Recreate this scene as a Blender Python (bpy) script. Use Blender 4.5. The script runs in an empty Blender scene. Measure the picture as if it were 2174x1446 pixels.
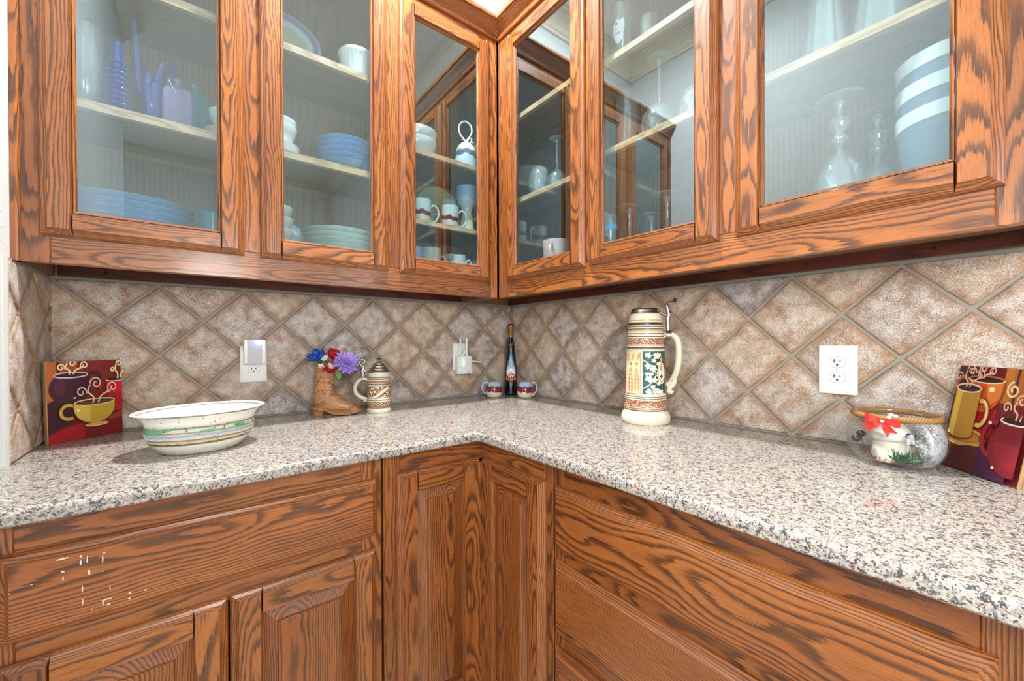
import bpy, bmesh, math, random
from math import sin, cos, pi, radians, atan2, sqrt
from mathutils import Vector, Matrix

rng = random.Random(7)
scene = bpy.context.scene
COL = scene.collection

# ------------------------------------------------------------------ camera
H = 0.11                                   # half diagonal of a backsplash tile, metres
CAM = Vector((-1.3198, -1.6903, 1.1801))
yaw, pitch, roll = 0.9054, -0.0053, -0.003
fwd = Vector((cos(yaw) * cos(pitch), sin(yaw) * cos(pitch), sin(pitch)))
r0 = Vector((sin(yaw), -cos(yaw), 0))
u0 = r0.cross(fwd)
rgt = r0 * cos(roll) + u0 * sin(roll)
upv = -r0 * sin(roll) + u0 * cos(roll)
cd = bpy.data.cameras.new('camera')
cd.sensor_width = 36
cd.lens = 36 * 861.15 / 2174
cd.shift_y = 5.85 / 2174
cd.clip_start = 0.02
cam = bpy.data.objects.new('camera', cd)
COL.objects.link(cam)
R3 = Matrix((rgt, upv, -fwd)).transposed()
cam.matrix_world = Matrix.Translation(CAM) @ R3.to_4x4()
scene.camera = cam

# ------------------------------------------------------------------ light, world, exposure
scene.view_settings.view_transform = 'Standard'
scene.view_settings.look = 'None'
scene.view_settings.gamma = 1
scene.view_settings.use_curve_mapping = False
scene.view_settings.exposure = -0.06
scene.cycles.max_bounces = 10
scene.cycles.transparent_max_bounces = 24
scene.cycles.caustics_reflective = False
scene.cycles.caustics_refractive = False
scene.cycles.sample_clamp_indirect = 4
w = bpy.data.worlds.new('World')
scene.world = w
w.use_nodes = True
w.node_tree.nodes['Background'].inputs[0].default_value = (0.95, 0.97, 1.0, 1)
w.node_tree.nodes['Background'].inputs[1].default_value = 1.3


def area(name, loc, size, watt, col=(1, 1, 1), rot=(0, 0, 0), size_y=None):
    l = bpy.data.lights.new(name, 'AREA')
    l.energy = watt
    l.color = col
    l.size = size
    if size_y:
        l.shape = 'RECTANGLE'
        l.size_y = size_y
    else:
        l.shape = 'DISK'
    o = bpy.data.objects.new(name, l)
    o.location = loc
    o.rotation_euler = rot
    COL.objects.link(o)
    return o


CEIL = 3.05
LAMPS = [(-0.82, -0.64, 78), (-2.7, -2.7, 14)]  # first lamp is the key; the second is unseen, added for fill
for lx, ly, watt in LAMPS:
    area('ceiling_lamp_and_fill', (lx, ly, CEIL - 0.03), 0.12, watt, (1.0, 0.98, 0.955))
# the photographer's soft flash, a little above and behind the camera
area('camera_flash', (-1.22, -1.98, 1.52), 0.42, 13, (1.0, 0.985, 0.96), (radians(84), 0, yaw - pi / 2))
# unseen fill lights added at made-up windows: right-hand wall past the cabinets, and the far side of the room
area('added_fill_light', (-0.10, -3.05, 1.25), 1.5, 38, (0.97, 0.985, 1.0), (radians(90), 0, radians(90)), 1.2)
area('added_fill_light', (-3.0, -4.10, 1.55), 1.7, 66, (0.97, 0.985, 1.0), (radians(90), 0, 0), 1.6)


# ------------------------------------------------------------------ node helpers
def lin(c):
    c = c / 255.0
    return c / 12.92 if c <= 0.04045 else ((c + 0.055) / 1.055) ** 2.4


def S(r, g, b):
    return (lin(r), lin(g), lin(b), 1.0)


class NT:
    def __init__(s, name):
        s.m = bpy.data.materials.new(name)
        s.m.use_nodes = True
        s.t = s.m.node_tree
        s.b = s.t.nodes['Principled BSDF']
        s.out = s.t.nodes['Material Output']

    def put(s, sock, v):
        if isinstance(v, bpy.types.NodeSocket):
            s.t.links.new(v, sock)
        elif v is not None:
            sock.default_value = v

    def n(s, t, ins=None, **pr):
        n = s.t.nodes.new('ShaderNode' + t)
        for k, v in pr.items():
            setattr(n, k, v)
        for k, v in (ins or {}).items():
            s.put(n.inputs[k], v)
        return n

    def math(s, op, a, b=0.0, c=None, clamp=False):
        n = s.n('Math', operation=op, use_clamp=clamp)
        s.put(n.inputs[0], a)
        s.put(n.inputs[1], b)
        if c is not None:
            s.put(n.inputs[2], c)
        return n.outputs[0]

    def ramp(s, fac, stops, interp='LINEAR'):
        n = s.n('ValToRGB')
        s.put(n.inputs[0], fac)
        cr = n.color_ramp
        cr.interpolation = interp
        while len(cr.elements) < len(stops):
            cr.elements.new(0.5)
        for e, (p, c) in zip(cr.elements, stops):
            e.position = p
            e.color = c if hasattr(c, '__len__') else (c, c, c, 1)
        return n.outputs[0]

    def noise(s, vec, scale, detail=2.0, rough=0.5, dist=0.0):
        n = s.n('TexNoise', {'Scale': scale, 'Detail': detail, 'Roughness': rough, 'Distortion': dist})
        s.put(n.inputs['Vector'], vec)
        return n.outputs[0]

    def scaled(s, vec, sc):
        n = s.n('VectorMath', operation='MULTIPLY')
        s.put(n.inputs[0], vec)
        n.inputs[1].default_value = sc
        return n.outputs[0]

    def mix(s, fac, a, b, blend='MIX'):
        n = s.n('MixRGB', blend_type=blend)
        s.put(n.inputs[0], fac)
        s.put(n.inputs[1], a)
        s.put(n.inputs[2], b)
        return n.outputs[0]

    def bump(s, h, strength=0.3, dist=0.002):
        n = s.n('Bump', {'Strength': strength, 'Distance': dist})
        s.put(n.inputs['Height'], h)
        s.t.links.new(n.outputs[0], s.b.inputs['Normal'])

    def set(s, **kw):
        for k, v in kw.items():
            s.put(s.b.inputs[k.replace('_', ' ')], v)
        return s.m

    def obj(s):
        return s.n('TexCoord').outputs['Object']

    def attr(s, name):
        return s.n('Attribute', attribute_name=name).outputs['Vector']


def plain(name, c, rough=0.5, metal=0.0, spec=0.5, coat=0.0, emit=None):
    t = NT(name)
    t.set(Base_Color=c, Roughness=rough, Metallic=metal)
    t.b.inputs['Specular IOR Level'].default_value = spec
    t.b.inputs['Coat Weight'].default_value = coat
    if emit:
        t.b.inputs['Emission Color'].default_value = emit[0]
        t.b.inputs['Emission Strength'].default_value = emit[1]
    return t.m


_cc = {}


def colm(r, g, b, rough=0.45):
    k = (r, g, b, rough)
    if k not in _cc:
        _cc[k] = plain('paint_%d_%d_%d' % (r, g, b), S(r, g, b), rough)
    return _cc[k]


# ------------------------------------------------------------------ materials
def oak(name, light, mid, dark, freq=170.0, rough=0.34, coat=0.25):
    """flat-sawn oak: growth rings cut by the board, in the board's own 'grain' coordinates"""
    t = NT(name)
    v = t.attr('grain')
    d1 = t.noise(t.scaled(v, (1.6, 9, 9)), 1.0, 3, 0.5)
    d2 = t.noise(t.scaled(v, (11, 230, 230)), 1.0, 4, 0.7)
    sep = t.n('SeparateXYZ', {0: v})
    y = t.math('ADD', sep.outputs[1], t.math('MULTIPLY', t.math('SUBTRACT', d1, 0.5), 0.022))
    z = t.math('ADD', sep.outputs[2], t.math('MULTIPLY', t.math('SUBTRACT', t.noise(t.scaled(v, (2.6, 5, 5)), 1.3, 2), 0.5), 0.030))
    r = t.math('SQRT', t.math('ADD', t.math('MULTIPLY', y, y), t.math('MULTIPLY', z, z)))
    ring = t.math('ADD', t.math('MULTIPLY', r, freq), t.math('MULTIPLY', t.math('SUBTRACT', d2, 0.5), 1.1))
    f = t.math('FRACT', ring)
    band = t.ramp(f, [(0.0, 0.2), (0.07, 1.0), (0.28, 0.9), (0.48, 0.18), (0.85, 0.0), (1.0, 0.2)])
    pores = t.noise(t.scaled(v, (35, 1100, 1100)), 1.0, 2, 0.6)
    pore = t.ramp(pores, [(0.50, 0.0), (0.66, 1.0)])
    big = t.noise(t.scaled(v, (1.5, 7, 7)), 1.0, 2)
    base = t.mix(t.ramp(big, [(0.3, 0.0), (0.7, 1.0)]), light, mid)
    fine = t.noise(t.scaled(v, (20, 420, 420)), 1.0, 3, 0.7)
    base = t.mix(t.ramp(fine, [(0.35, 0.0), (0.75, 0.6)]), base, mid)
    amt = t.math('MULTIPLY', band, t.ramp(d2, [(0.2, 0.55), (0.7, 1.0)]))
    amt = t.math('MAXIMUM', amt, t.math('MULTIPLY', pore, t.math('ADD', t.math('MULTIPLY', band, 0.5), 0.38)), clamp=True)
    c = t.mix(amt, base, dark)
    hue = t.n('HueSaturation', {'Color': c})
    oi = t.n('ObjectInfo').outputs['Random']
    t.put(hue.inputs['Value'], t.math('ADD', t.math('MULTIPLY', oi, 0.22), 0.89))
    t.set(Base_Color=hue.outputs[0], Roughness=rough)
    t.b.inputs['Coat Weight'].default_value = coat
    t.b.inputs['Coat Roughness'].default_value = 0.15
    t.bump(amt, 0.12, -0.001)
    return t.m


OAK = oak('oak_stained', S(180, 110, 52), S(140, 78, 34), S(44, 25, 18), freq=235, rough=0.34, coat=0.35)
OAK_IN = oak('oak_interior', S(150, 116, 88), S(134, 101, 75), S(114, 84, 62), freq=75, rough=0.5, coat=0.0)
OAK_EDGE = oak('oak_shelf_edge', S(222, 188, 152), S(204, 166, 128), S(164, 122, 88), freq=220, rough=0.45, coat=0.0)
NAIL = oak('mahogany_nailer', S(112, 52, 32), S(92, 38, 24), S(58, 22, 15), freq=120, rough=0.35)


def granite():
    t = NT('granite')
    o = t.obj()
    wob = t.n('TexNoise', {'Vector': o, 'Scale': 150.0, 'Detail': 2.0})
    ov = t.n('VectorMath', operation='MULTIPLY_ADD')
    t.put(ov.inputs[0], wob.outputs[1])
    ov.inputs[1].default_value = (0.0035, 0.0035, 0.0035)
    t.put(ov.inputs[2], o)
    v = ov.outputs[0]
    a = t.n('TexVoronoi', {'Vector': v, 'Scale': 330.0})
    ra = t.n('SeparateColor', {0: a.outputs['Color']})
    base = t.ramp(ra.outputs[0], [(0.0, S(166, 162, 155)), (0.22, S(182, 179, 174)), (0.48, S(170, 150, 136)), (0.62, S(158, 150, 142)),
                                  (0.72, S(146, 141, 136)), (0.86, S(120, 120, 121)), (0.95, S(128, 92, 80))], 'CONSTANT')
    soft = t.noise(o, 190.0, 3, 0.7)
    base = t.mix(t.ramp(soft, [(0.40, 0.55), (0.60, 0.0)]), base, S(178, 172, 164))
    b = t.n('TexVoronoi', {'Vector': v, 'Scale': 520.0})
    rb = t.n('SeparateColor', {0: b.outputs['Color']})
    clump = t.noise(o, 120.0, 2, 0.6)
    dark = t.math('GREATER_THAN', t.math('ADD', t.math('MULTIPLY', rb.outputs[1], 0.34), t.math('MULTIPLY', clump, 1.25)), 0.915)
    c = t.mix(t.math('MULTIPLY', dark, 0.9), base, t.ramp(rb.outputs[2], [(0.0, S(38, 43, 49)), (0.45, S(60, 69, 77)), (0.85, S(78, 52, 50))], 'CONSTANT'))
    c = t.mix(t.math('MULTIPLY', t.math('GREATER_THAN', rb.outputs[0], 0.93), 0.7), c, S(52, 52, 56))
    t.set(Base_Color=c, Roughness=0.13)
    t.b.inputs['Specular IOR Level'].default_value = 0.6
    return t.m


GRANITE = granite()


def tile_mat():
    t = NT('stone_tile')
    tv = t.attr('tuv')                      # x, y across the tile (-1..1), z a seed per tile
    sp = t.n('SeparateXYZ', {0: tv})
    seed = sp.outputs[2]
    o = t.n('VectorMath', operation='ADD')
    t.put(o.inputs[0], t.scaled(tv, (0.075, 0.075, 3.0)))
    v = o.outputs[0]
    edge = t.math('MAXIMUM', t.math('ABSOLUTE', sp.outputs[0]), t.math('ABSOLUTE', sp.outputs[1]))
    edge = t.math('ADD', edge, t.math('MULTIPLY', t.math('SUBTRACT', t.noise(v, 40.0, 3), 0.5), 0.35))
    s1 = t.math('FRACT', t.math('MULTIPLY', seed, 7.31))
    s2 = t.math('FRACT', t.math('MULTIPLY', seed, 13.77))
    body = t.ramp(s1, [(0.0, S(184, 166, 150)), (0.3, S(186, 154, 118)), (0.5, S(178, 162, 148)), (0.75, S(152, 134, 122)), (1.0, S(180, 167, 160))])
    warm = t.ramp(s2, [(0.0, S(166, 118, 74)), (0.6, S(146, 112, 84)), (1.0, S(110, 90, 78))])
    big = t.noise(v, 16.0, 4, 0.6)
    c = t.mix(t.ramp(big, [(0.36, 0.0), (0.66, 1.0)]), body, warm)
    c = t.mix(t.ramp(edge, [(0.70, 0.0), (0.98, 0.9)]), c, warm)
    crust = t.noise(v, 380.0, 8, 0.78)
    zone = t.noise(v, 30.0, 4, 0.65)
    lvl = t.math('ADD', crust, t.math('MULTIPLY', t.math('SUBTRACT', zone, 0.5), 0.42))
    cr = t.math('MULTIPLY', t.ramp(lvl, [(0.44, 0.0), (0.58, 1.0)]), t.ramp(edge, [(0.68, 1.0), (1.0, 0.15)]))
    c = t.mix(t.math('MULTIPLY', cr, 0.82), c, t.ramp(s2, [(0.0, S(234, 226, 214)), (1.0, S(228, 225, 226))]))
    pits = t.noise(v, 420.0, 3, 0.65)
    c = t.mix(t.ramp(pits, [(0.57, 0.0), (0.66, 0.7)]), c, S(84, 64, 52))
    t.set(Base_Color=c, Roughness=0.5)
    t.b.inputs['Specular IOR Level'].default_value = 0.35
    t.bump(t.math('SUBTRACT', crust, t.math('MULTIPLY', pits, 0.4)), 0.45, 0.002)
    return t.m


TILE = tile_mat()


def grout_mat():
    t = NT('grout')
    n = t.noise(t.obj(), 300.0, 3)
    t.set(Base_Color=t.mix(n, S(142, 138, 128), S(168, 162, 150)), Roughness=0.9)
    t.bump(n, 0.3, 0.001)
    return t.m


GROUT = grout_mat()


def wallpaint(name, c, amp=0.35):
    t = NT(name)
    n = t.noise(t.obj(), 170.0, 3, 0.5)
    t.set(Base_Color=c, Roughness=0.55)
    t.bump(n, amp, 0.003)
    return t.m


PAINT = wallpaint('pale_wall_paint', S(212, 218, 220))
CEILP = wallpaint('ceiling_paint', S(236, 234, 230), 0.2)
CREAM = plain('cream_cornice_paint', S(228, 226, 212), 0.4)
FLOORM = oak('floor_boards', S(222, 206, 184), S(208, 190, 166), S(176, 154, 128), freq=120, rough=0.4)  # unseen floor, toned pale to bounce light onto the base cabinets


def glass(name, tint=(1, 1, 1), refl=0.06, edge=0.75, rim=(1, 1, 1), back_reflect=True, rough=0.0, power=3.0, body=None, bodyamt=0.0):
    """thin clear glass: lets what is behind through and mirrors the room, more at grazing angles"""
    t = NT(name)
    t.t.nodes.remove(t.b)
    tr = t.n('BsdfTransparent', {0: (*tint, 1)})
    gl = t.n('BsdfGlossy', {0: (*rim, 1), 'Roughness': rough})
    lw = t.n('LayerWeight', {'Blend': 0.5})
    fac = t.math('ADD', t.math('MULTIPLY', t.math('POWER', lw.outputs['Facing'], power), edge), refl, clamp=True)
    if not back_reflect:
        bf = t.n('NewGeometry').outputs['Backfacing']
        fac = t.math('MULTIPLY', fac, t.math('SUBTRACT', 1.0, bf))
    base = tr.outputs[0]
    if body is not None:
        df = t.n('BsdfDiffuse', {0: (*body, 1)})
        mx0 = t.n('MixShader', {0: bodyamt})
        t.t.links.new(tr.outputs[0], mx0.inputs[1])
        t.t.links.new(df.outputs[0], mx0.inputs[2])
        base = mx0.outputs[0]
    mx = t.n('MixShader')
    t.put(mx.inputs[0], fac)
    t.t.links.new(base, mx.inputs[1])
    t.t.links.new(gl.outputs[0], mx.inputs[2])
    t.t.links.new(mx.outputs[0], t.out.inputs[0])
    return t.m


PANE = glass('window_glass', (0.87, 0.95, 0.97), 0.21, 0.8, (0.78, 0.94, 1.0), back_reflect=False, power=3.2)
CLEAR = glass('clear_glassware', (0.95, 0.98, 0.98), 0.08, 0.85, power=2.0, body=(0.88, 0.94, 0.96), bodyamt=0.09)
BLUEG = glass('blue_glassware', (0.55, 0.62, 0.95), 0.06, 0.7, (0.8, 0.85, 1), power=2.0, body=(0.16, 0.22, 0.80), bodyamt=0.16)
PURPG = glass('purple_glassware', (0.75, 0.62, 0.85), 0.06, 0.6, (0.9, 0.85, 1), power=2.0, body=(0.50, 0.40, 0.70), bodyamt=0.30)
TEALG = glass('teal_glassware', (0.4, 0.75, 0.78), 0.06, 0.6, (0.85, 1, 1), power=2.0, body=(0.02, 0.30, 0.36), bodyamt=0.5)

PEWTER = plain('pewter', S(176, 172, 160), 0.28, 1.0)
WHITEP = plain('white_plastic', S(236, 236, 234), 0.3)
BLACK = plain('black_slot', S(22, 20, 20), 0.6)


# ------------------------------------------------------------------ object helpers
def bmnew():
    return bmesh.new()


def obj(name, bm, mats, parent=None, smooth=False, recalc=True, grain=None, angle=None):
    if recalc:
        bmesh.ops.recalc_face_normals(bm, faces=bm.faces)
    me = bpy.data.meshes.new(name)
    bm.to_mesh(me)
    bm.free()
    for m in (mats if isinstance(mats, (list, tuple)) else [mats]):
        me.materials.append(m)
    if smooth:
        me.polygons.foreach_set('use_smooth', [True] * len(me.polygons))
        if angle:
            me.set_sharp_from_angle(angle=radians(angle))
    if grain:
        set_grain(me, grain)
    o = bpy.data.objects.new(name, me)
    COL.objects.link(o)
    if parent:
        o.parent = parent
    return o


def set_grain(me, axes, pith=None):
    """store wood coordinates: along the grain, across it, and distance from the pith"""
    ix = ['xyz'.index(a) for a in axes]
    lo = [min(v.co[i] for v in me.vertices) for i in ix]
    hi = [max(v.co[i] for v in me.vertices) for i in ix]
    ln, wd = hi[0] - lo[0], hi[1] - lo[1]
    off = rng.uniform(0, 20)
    yc = (lo[1] + hi[1]) / 2 + rng.uniform(-0.45, 0.45) * min(wd, 0.16)
    z0 = rng.uniform(0.015, 0.05) if rng.random() < 0.6 else rng.uniform(0.06, 0.14)
    sl = rng.uniform(0.010, 0.042) * rng.choice((-1, 1)) * (0.7 if ln > 0.8 else 1)
    mid = (lo[0] + hi[0]) / 2
    at = me.attributes.new('grain', 'FLOAT_VECTOR', 'POINT')
    data = []
    for v in me.vertices:
        c = v.co
        data += [c[ix[0]] + off, c[ix[1]] - yc, z0 + sl * (c[ix[0]] - mid) + (c[ix[2]] - lo[2])]
    at.data.foreach_set('vector', data)


def thing(name, label, cat, group=None, loc=(0, 0, 0), rz=0.0):
    o = bpy.data.objects.new(name, None)
    o.empty_display_size = 0.05
    COL.objects.link(o)
    o.location = loc
    o.rotation_euler = (0, 0, rz)
    return tag(o, label, cat, group)


def tag(o, label, cat, group=None):
    o['label'] = label
    o['category'] = cat
    if group:
        o['group'] = group
    return o


def struct(o):
    o['kind'] = 'structure'
    return o


def rebase(root, loc):
    root.location = loc
    for c in root.children:
        c.location = c.location - Vector(loc)


def copy_tree(root, loc, rz=None, label=None):
    r = root.copy()
    COL.objects.link(r)
    r.location = loc
    if rz is not None:
        r.rotation_euler = (0, 0, rz)
    if label:
        r['label'] = label
    for ch in list(root.children):
        c = ch.copy()
        COL.objects.link(c)
        c.parent = r
        for g in list(ch.children):
            d = g.copy()
            COL.objects.link(d)
            d.parent = c
    return r


def box(bm, x0, x1, y0, y1, z0, z1, mi=0):
    vs = [bm.verts.new((x, y, z)) for x in (x0, x1) for y in (y0, y1) for z in (z0, z1)]
    for f in ((0, 1, 3, 2), (4, 6, 7, 5), (0, 4, 5, 1), (2, 3, 7, 6), (0, 2, 6, 4), (1, 5, 7, 3)):
        fc = bm.faces.new([vs[i] for i in f])
        fc.material_index = mi
    return vs


def rings(bm, loops, cap0=True, cap1=True, mi=0, closed=True):
    """bridge vertex loops of equal length"""
    L = [[bm.verts.new(p) for p in lp] for lp in loops]
    n = len(L[0])
    for k, (a, b) in enumerate(zip(L, L[1:])):
        m = mi[k] if isinstance(mi, list) else mi
        for i in range(n if closed else n - 1):
            f = bm.faces.new((a[i], a[(i + 1) % n], b[(i + 1) % n], b[i]))
            f.material_index = m
    if cap0:
        bm.faces.new(L[0]).material_index = mi[0] if isinstance(mi, list) else mi
    if cap1:
        bm.faces.new(L[-1]).material_index = mi[-1] if isinstance(mi, list) else mi
    return L


def lathe(bm, prof, seg=32, mi=None, at=(0, 0, 0), sx=1.0, sy=1.0, wob=None):
    """turn a (radius, height) profile; a material index per band in mi"""
    loops, poles = [], []
    prev = None
    for k, (r, z) in enumerate(prof):
        if r <= 1e-6:
            cur = bm.verts.new((at[0], at[1], at[2] + z))
        else:
            cur = []
            for i in range(seg):
                a = 2 * pi * i / seg
                q = r * (wob(a, z) if wob else 1)
                cur.append(bm.verts.new((at[0] + q * cos(a) * sx, at[1] + q * sin(a) * sy, at[2] + z)))
        if prev is not None:
            m = mi[k - 1] if isinstance(mi, (list, tuple)) else (mi or 0)
            for i in range(seg):
                j = (i + 1) % seg
                if isinstance(prev, list) and isinstance(cur, list):
                    f = bm.faces.new((prev[i], prev[j], cur[j], cur[i]))
                elif isinstance(prev, list):
                    f = bm.faces.new((prev[i], prev[j], cur))
                elif isinstance(cur, list):
                    f = bm.faces.new((prev, cur[j], cur[i]))
                else:
                    continue
                f.material_index = m
        prev = cur
    return bm


def tube(bm, pts, rad, seg=10, mi=0, flat=1.0, closed=False):
    """sweep a circle (or an oval, flat < 1) along a line of points"""
    P = [Vector(p) for p in pts]
    n = len(P)
    R = rad if hasattr(rad, '__len__') else [rad] * n
    t0 = (P[1] - P[0]).normalized()
    ref = Vector((0, 0, 1)) if abs(t0.z) < 0.9 else Vector((0, 1, 0))
    side = t0.cross(ref).normalized()
    loops = []
    for i in range(n):
        if closed:
            t = (P[(i + 1) % n] - P[i - 1]).normalized()
        else:
            t = (P[min(i + 1, n - 1)] - P[max(i - 1, 0)]).normalized()
        side = (side - t * side.dot(t)).normalized()
        up = side.cross(t)
        loops.append([P[i] + (side * cos(a) + up * sin(a) * flat) * R[i] for a in (2 * pi * k / seg for k in range(seg))])
    if closed:
        loops.append(loops[0])
        rings(bm, loops, False, False, mi)
        bmesh.ops.remove_doubles(bm, verts=bm.verts, dist=1e-6)
    else:
        rings(bm, loops, True, True, mi)


def spline(pts, n=8):
    """Catmull-Rom through the points"""
    P = [Vector(p) for p in pts]
    out = []
    for i in range(len(P) - 1):
        a, b, c, d = P[max(i - 1, 0)], P[i], P[i + 1], P[min(i + 2, len(P) - 1)]
        for k in range(n):
            t = k / n
            out.append(0.5 * ((2 * b) + (c - a) * t + (2 * a - 5 * b + 4 * c - d) * t * t + (3 * b - a - 3 * c + d) * t ** 3))
    out.append(P[-1])
    return out


# two cabinet runs: s along the wall from the corner... left run keeps x, right run uses s = -y
def LEFT(s, d, z):
    return (s, -d, z)


def RIGHT(s, d, z):
    return (-d, -s, z)


def board(fr, s0, s1, z0, z1, d0, prof, ins=(0, 0, 0, 0), top=True):
    """a board on a run's front: rings inset by t*ins at depth d, prof = [(t, depth), ...] after the back ring at d0"""
    bm = bmnew()
    lv = [(0, d0)] + prof
    loops = []
    for t, d in lv:
        a, b, c, e = s0 + ins[0] * t, s1 - ins[1] * t, z0 + ins[2] * t, z1 - ins[3] * t
        loops.append([fr(a, d, c), fr(b, d, c), fr(b, d, e), fr(a, d, e)])
    rings(bm, loops)
    return bm


def grain_axes(fr, vertical):
    if fr is LEFT:
        return 'zxy' if vertical else 'xzy'
    return 'zyx' if vertical else 'yzx'


def flat(fr, name, s0, s1, z0, z1, d0, d1, parent, mat=None, vertical=True, ez=0.0015):
    bm = board(fr, s0, s1, z0, z1, d0, [(0, d1 - ez), (1, d1)], (ez, ez, ez, ez))
    return obj(name, bm, mat or OAK, parent, grain=grain_axes(fr, vertical))


OUT = lambda d: [(0, d + 0.006), (0.22, d + 0.0105), (0.6, d + 0.0135), (0.92, d + 0.0185), (1.0, d + 0.020)]


def glass_door(fr, s0, s1, z0, z1, d, parent):
    """frame door with a moulded outer edge and one pane; returns the stile that is the door's own mesh group"""
    root = bpy.data.objects.new('door', None)
    COL.objects.link(root)
    root.parent = parent
    wv, b = 0.056, 0.016
    obj('stile', board(fr, s0, s0 + wv, z0, z1, d, OUT(d), (b, 0.004, b, b)), OAK, root, grain=grain_axes(fr, True))
    obj('stile', board(fr, s1 - wv, s1, z0, z1, d, OUT(d), (0.004, b, b, b)), OAK, root, grain=grain_axes(fr, True))
    obj('rail', board(fr, s0 + wv, s1 - wv, z0, z0 + wv, d, OUT(d), (0, 0, b, 0.004)), OAK, root, grain=grain_axes(fr, False))
    obj('rail', board(fr, s0 + wv, s1 - wv, z1 - wv, z1, d, OUT(d), (0, 0, 0.004, b)), OAK, root, grain=grain_axes(fr, False))
    # thin bead that holds the pane
    bd = 0.006
    i0, i1, j0, j1 = s0 + wv, s1 - wv, z0 + wv, z1 - wv
    bm = bmnew()
    rg = [[fr(i0, d + 0.013, j0), fr(i1, d + 0.013, j0), fr(i1, d + 0.013, j1), fr(i0, d + 0.013, j1)],
          [fr(i0 + bd * .4, d + 0.0125, j0 + bd * .4), fr(i1 - bd * .4, d + 0.0125, j0 + bd * .4), fr(i1 - bd * .4, d + 0.0125, j1 - bd * .4), fr(i0 + bd * .4, d + 0.0125, j1 - bd * .4)],
          [fr(i0 + bd, d + 0.008, j0 + bd), fr(i1 - bd, d + 0.008, j0 + bd), fr(i1 - bd, d + 0.008, j1 - bd), fr(i0 + bd, d + 0.008, j1 - bd)],
          [fr(i0 + bd, d + 0.002, j0 + bd), fr(i1 - bd, d + 0.002, j0 + bd), fr(i1 - bd, d + 0.002, j1 - bd), fr(i0 + bd, d + 0.002, j1 - bd)]]
    rings(bm, rg, False, False)
    obj('glazing_bead', bm, OAK, root, grain=grain_axes(fr, True))
    bm = bmnew()
    a, c = fr(i0 + 0.001, d + 0.003, j0 + 0.001), fr(i1 - 0.001, d + 0.0065, j1 - 0.001)
    box(bm, min(a[0], c[0]), max(a[0], c[0]), min(a[1], c[1]), max(a[1], c[1]), a[2], c[2])
    obj('glass_pane', bm, PANE, root)
    return root


def panel_door(fr, s0, s1, z0, z1, d, parent, inner=None):
    """raised panel door; inner = 0 or 1 marks a side that butts into the corner without a moulded edge"""
    root = bpy.data.objects.new('door', None)
    COL.objects.link(root)
    root.parent = parent
    wv, b = 0.058, 0.015
    l, r = (0 if inner == 0 else b), (0 if inner == 1 else b)
    obj('stile', board(fr, s0, s0 + wv, z0, z1, d, OUT(d), (l, 0.004, b, b)), OAK, root, grain=grain_axes(fr, True))
    obj('stile', board(fr, s1 - wv, s1, z0, z1, d, OUT(d), (0.004, r, b, b)), OAK, root, grain=grain_axes(fr, True))
    obj('rail', board(fr, s0 + wv, s1 - wv, z0, z0 + wv, d, OUT(d), (0, 0, b, 0.004)), OAK, root, grain=grain_axes(fr, False))
    obj('rail', board(fr, s0 + wv, s1 - wv, z1 - wv, z1, d, OUT(d), (0, 0, 0.004, b)), OAK, root, grain=grain_axes(fr, False))
    i0, i1, j0, j1 = s0 + wv - .002, s1 - wv + .002, z0 + wv - .002, z1 - wv + .002
    bv = 0.036
    obj('raised_panel', board(fr, i0, i1, j0, j1, d + 0.001,
                              [(0, d + 0.004), (0.12, d + 0.0045), (0.80, d + 0.0135), (0.86, d + 0.0175), (1.0, d + 0.0185)], (bv, bv, bv, bv)),
        OAK, root, grain=grain_axes(fr, True))
    return root


def drawer_front(fr, s0, s1, z0, z1, d, parent):
    b = 0.015
    return obj('drawer_front', board(fr, s0, s1, z0, z1, d, OUT(d), (b, b, b, b)), OAK, parent, grain=grain_axes(fr, False))


# ------------------------------------------------------------------ the room
XS = -1.639          # plane of the short side wall
YB, XW = -4.2, -4.2


def wall(name, x0, x1, y0, y1, z0=0.0, z1=CEIL, m=None):
    bm = bmnew()
    box(bm, x0, x1, y0, y1, z0, z1)
    return struct(obj(name, bm, m or PAINT))


wall_left = wall('wall_left', XS - 0.12, 0.0, 0.0, 0.12)
bm = bmnew()
box(bm, 0, 0.12, -2.2, 0.12, 0, CEIL); box(bm, 0, 0.12, YB, -3.9, 0, CEIL)
box(bm, 0, 0.12, -3.9, -2.2, 0, 0.55); box(bm, 0, 0.12, -3.9, -2.2, 1.95, CEIL)
wall_right = struct(obj('wall_right', bm, PAINT))
wall_side = wall('wall_side', XS - 0.12, XS, -2.2, 0.0)
bm = bmnew()
box(bm, XW, 0, YB - .12, YB, 0, 0.7); box(bm, XW, 0, YB - .12, YB, 2.4, CEIL)
box(bm, XW, -3.9, YB - .12, YB, 0.7, 2.4); box(bm, -2.1, 0, YB - .12, YB, 0.7, 2.4)
wall_back = struct(obj('wall_back', bm, PAINT))
wall('wall_far', XW - .12, XW, YB, 0.12)
wall('wall_beyond', XW, XS - 0.12, 0.0, 0.12)
bm = bmnew(); box(bm, XW, 0.12, YB, 0.12, -0.1, 0.0)
struct(obj('floor', bm, FLOORM, grain='xyz'))
bm = bmnew(); box(bm, XW - .12, 0.12, YB - .12, 0.12, CEIL, CEIL + 0.1)
struct(obj('ceiling', bm, CEILP))
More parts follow.
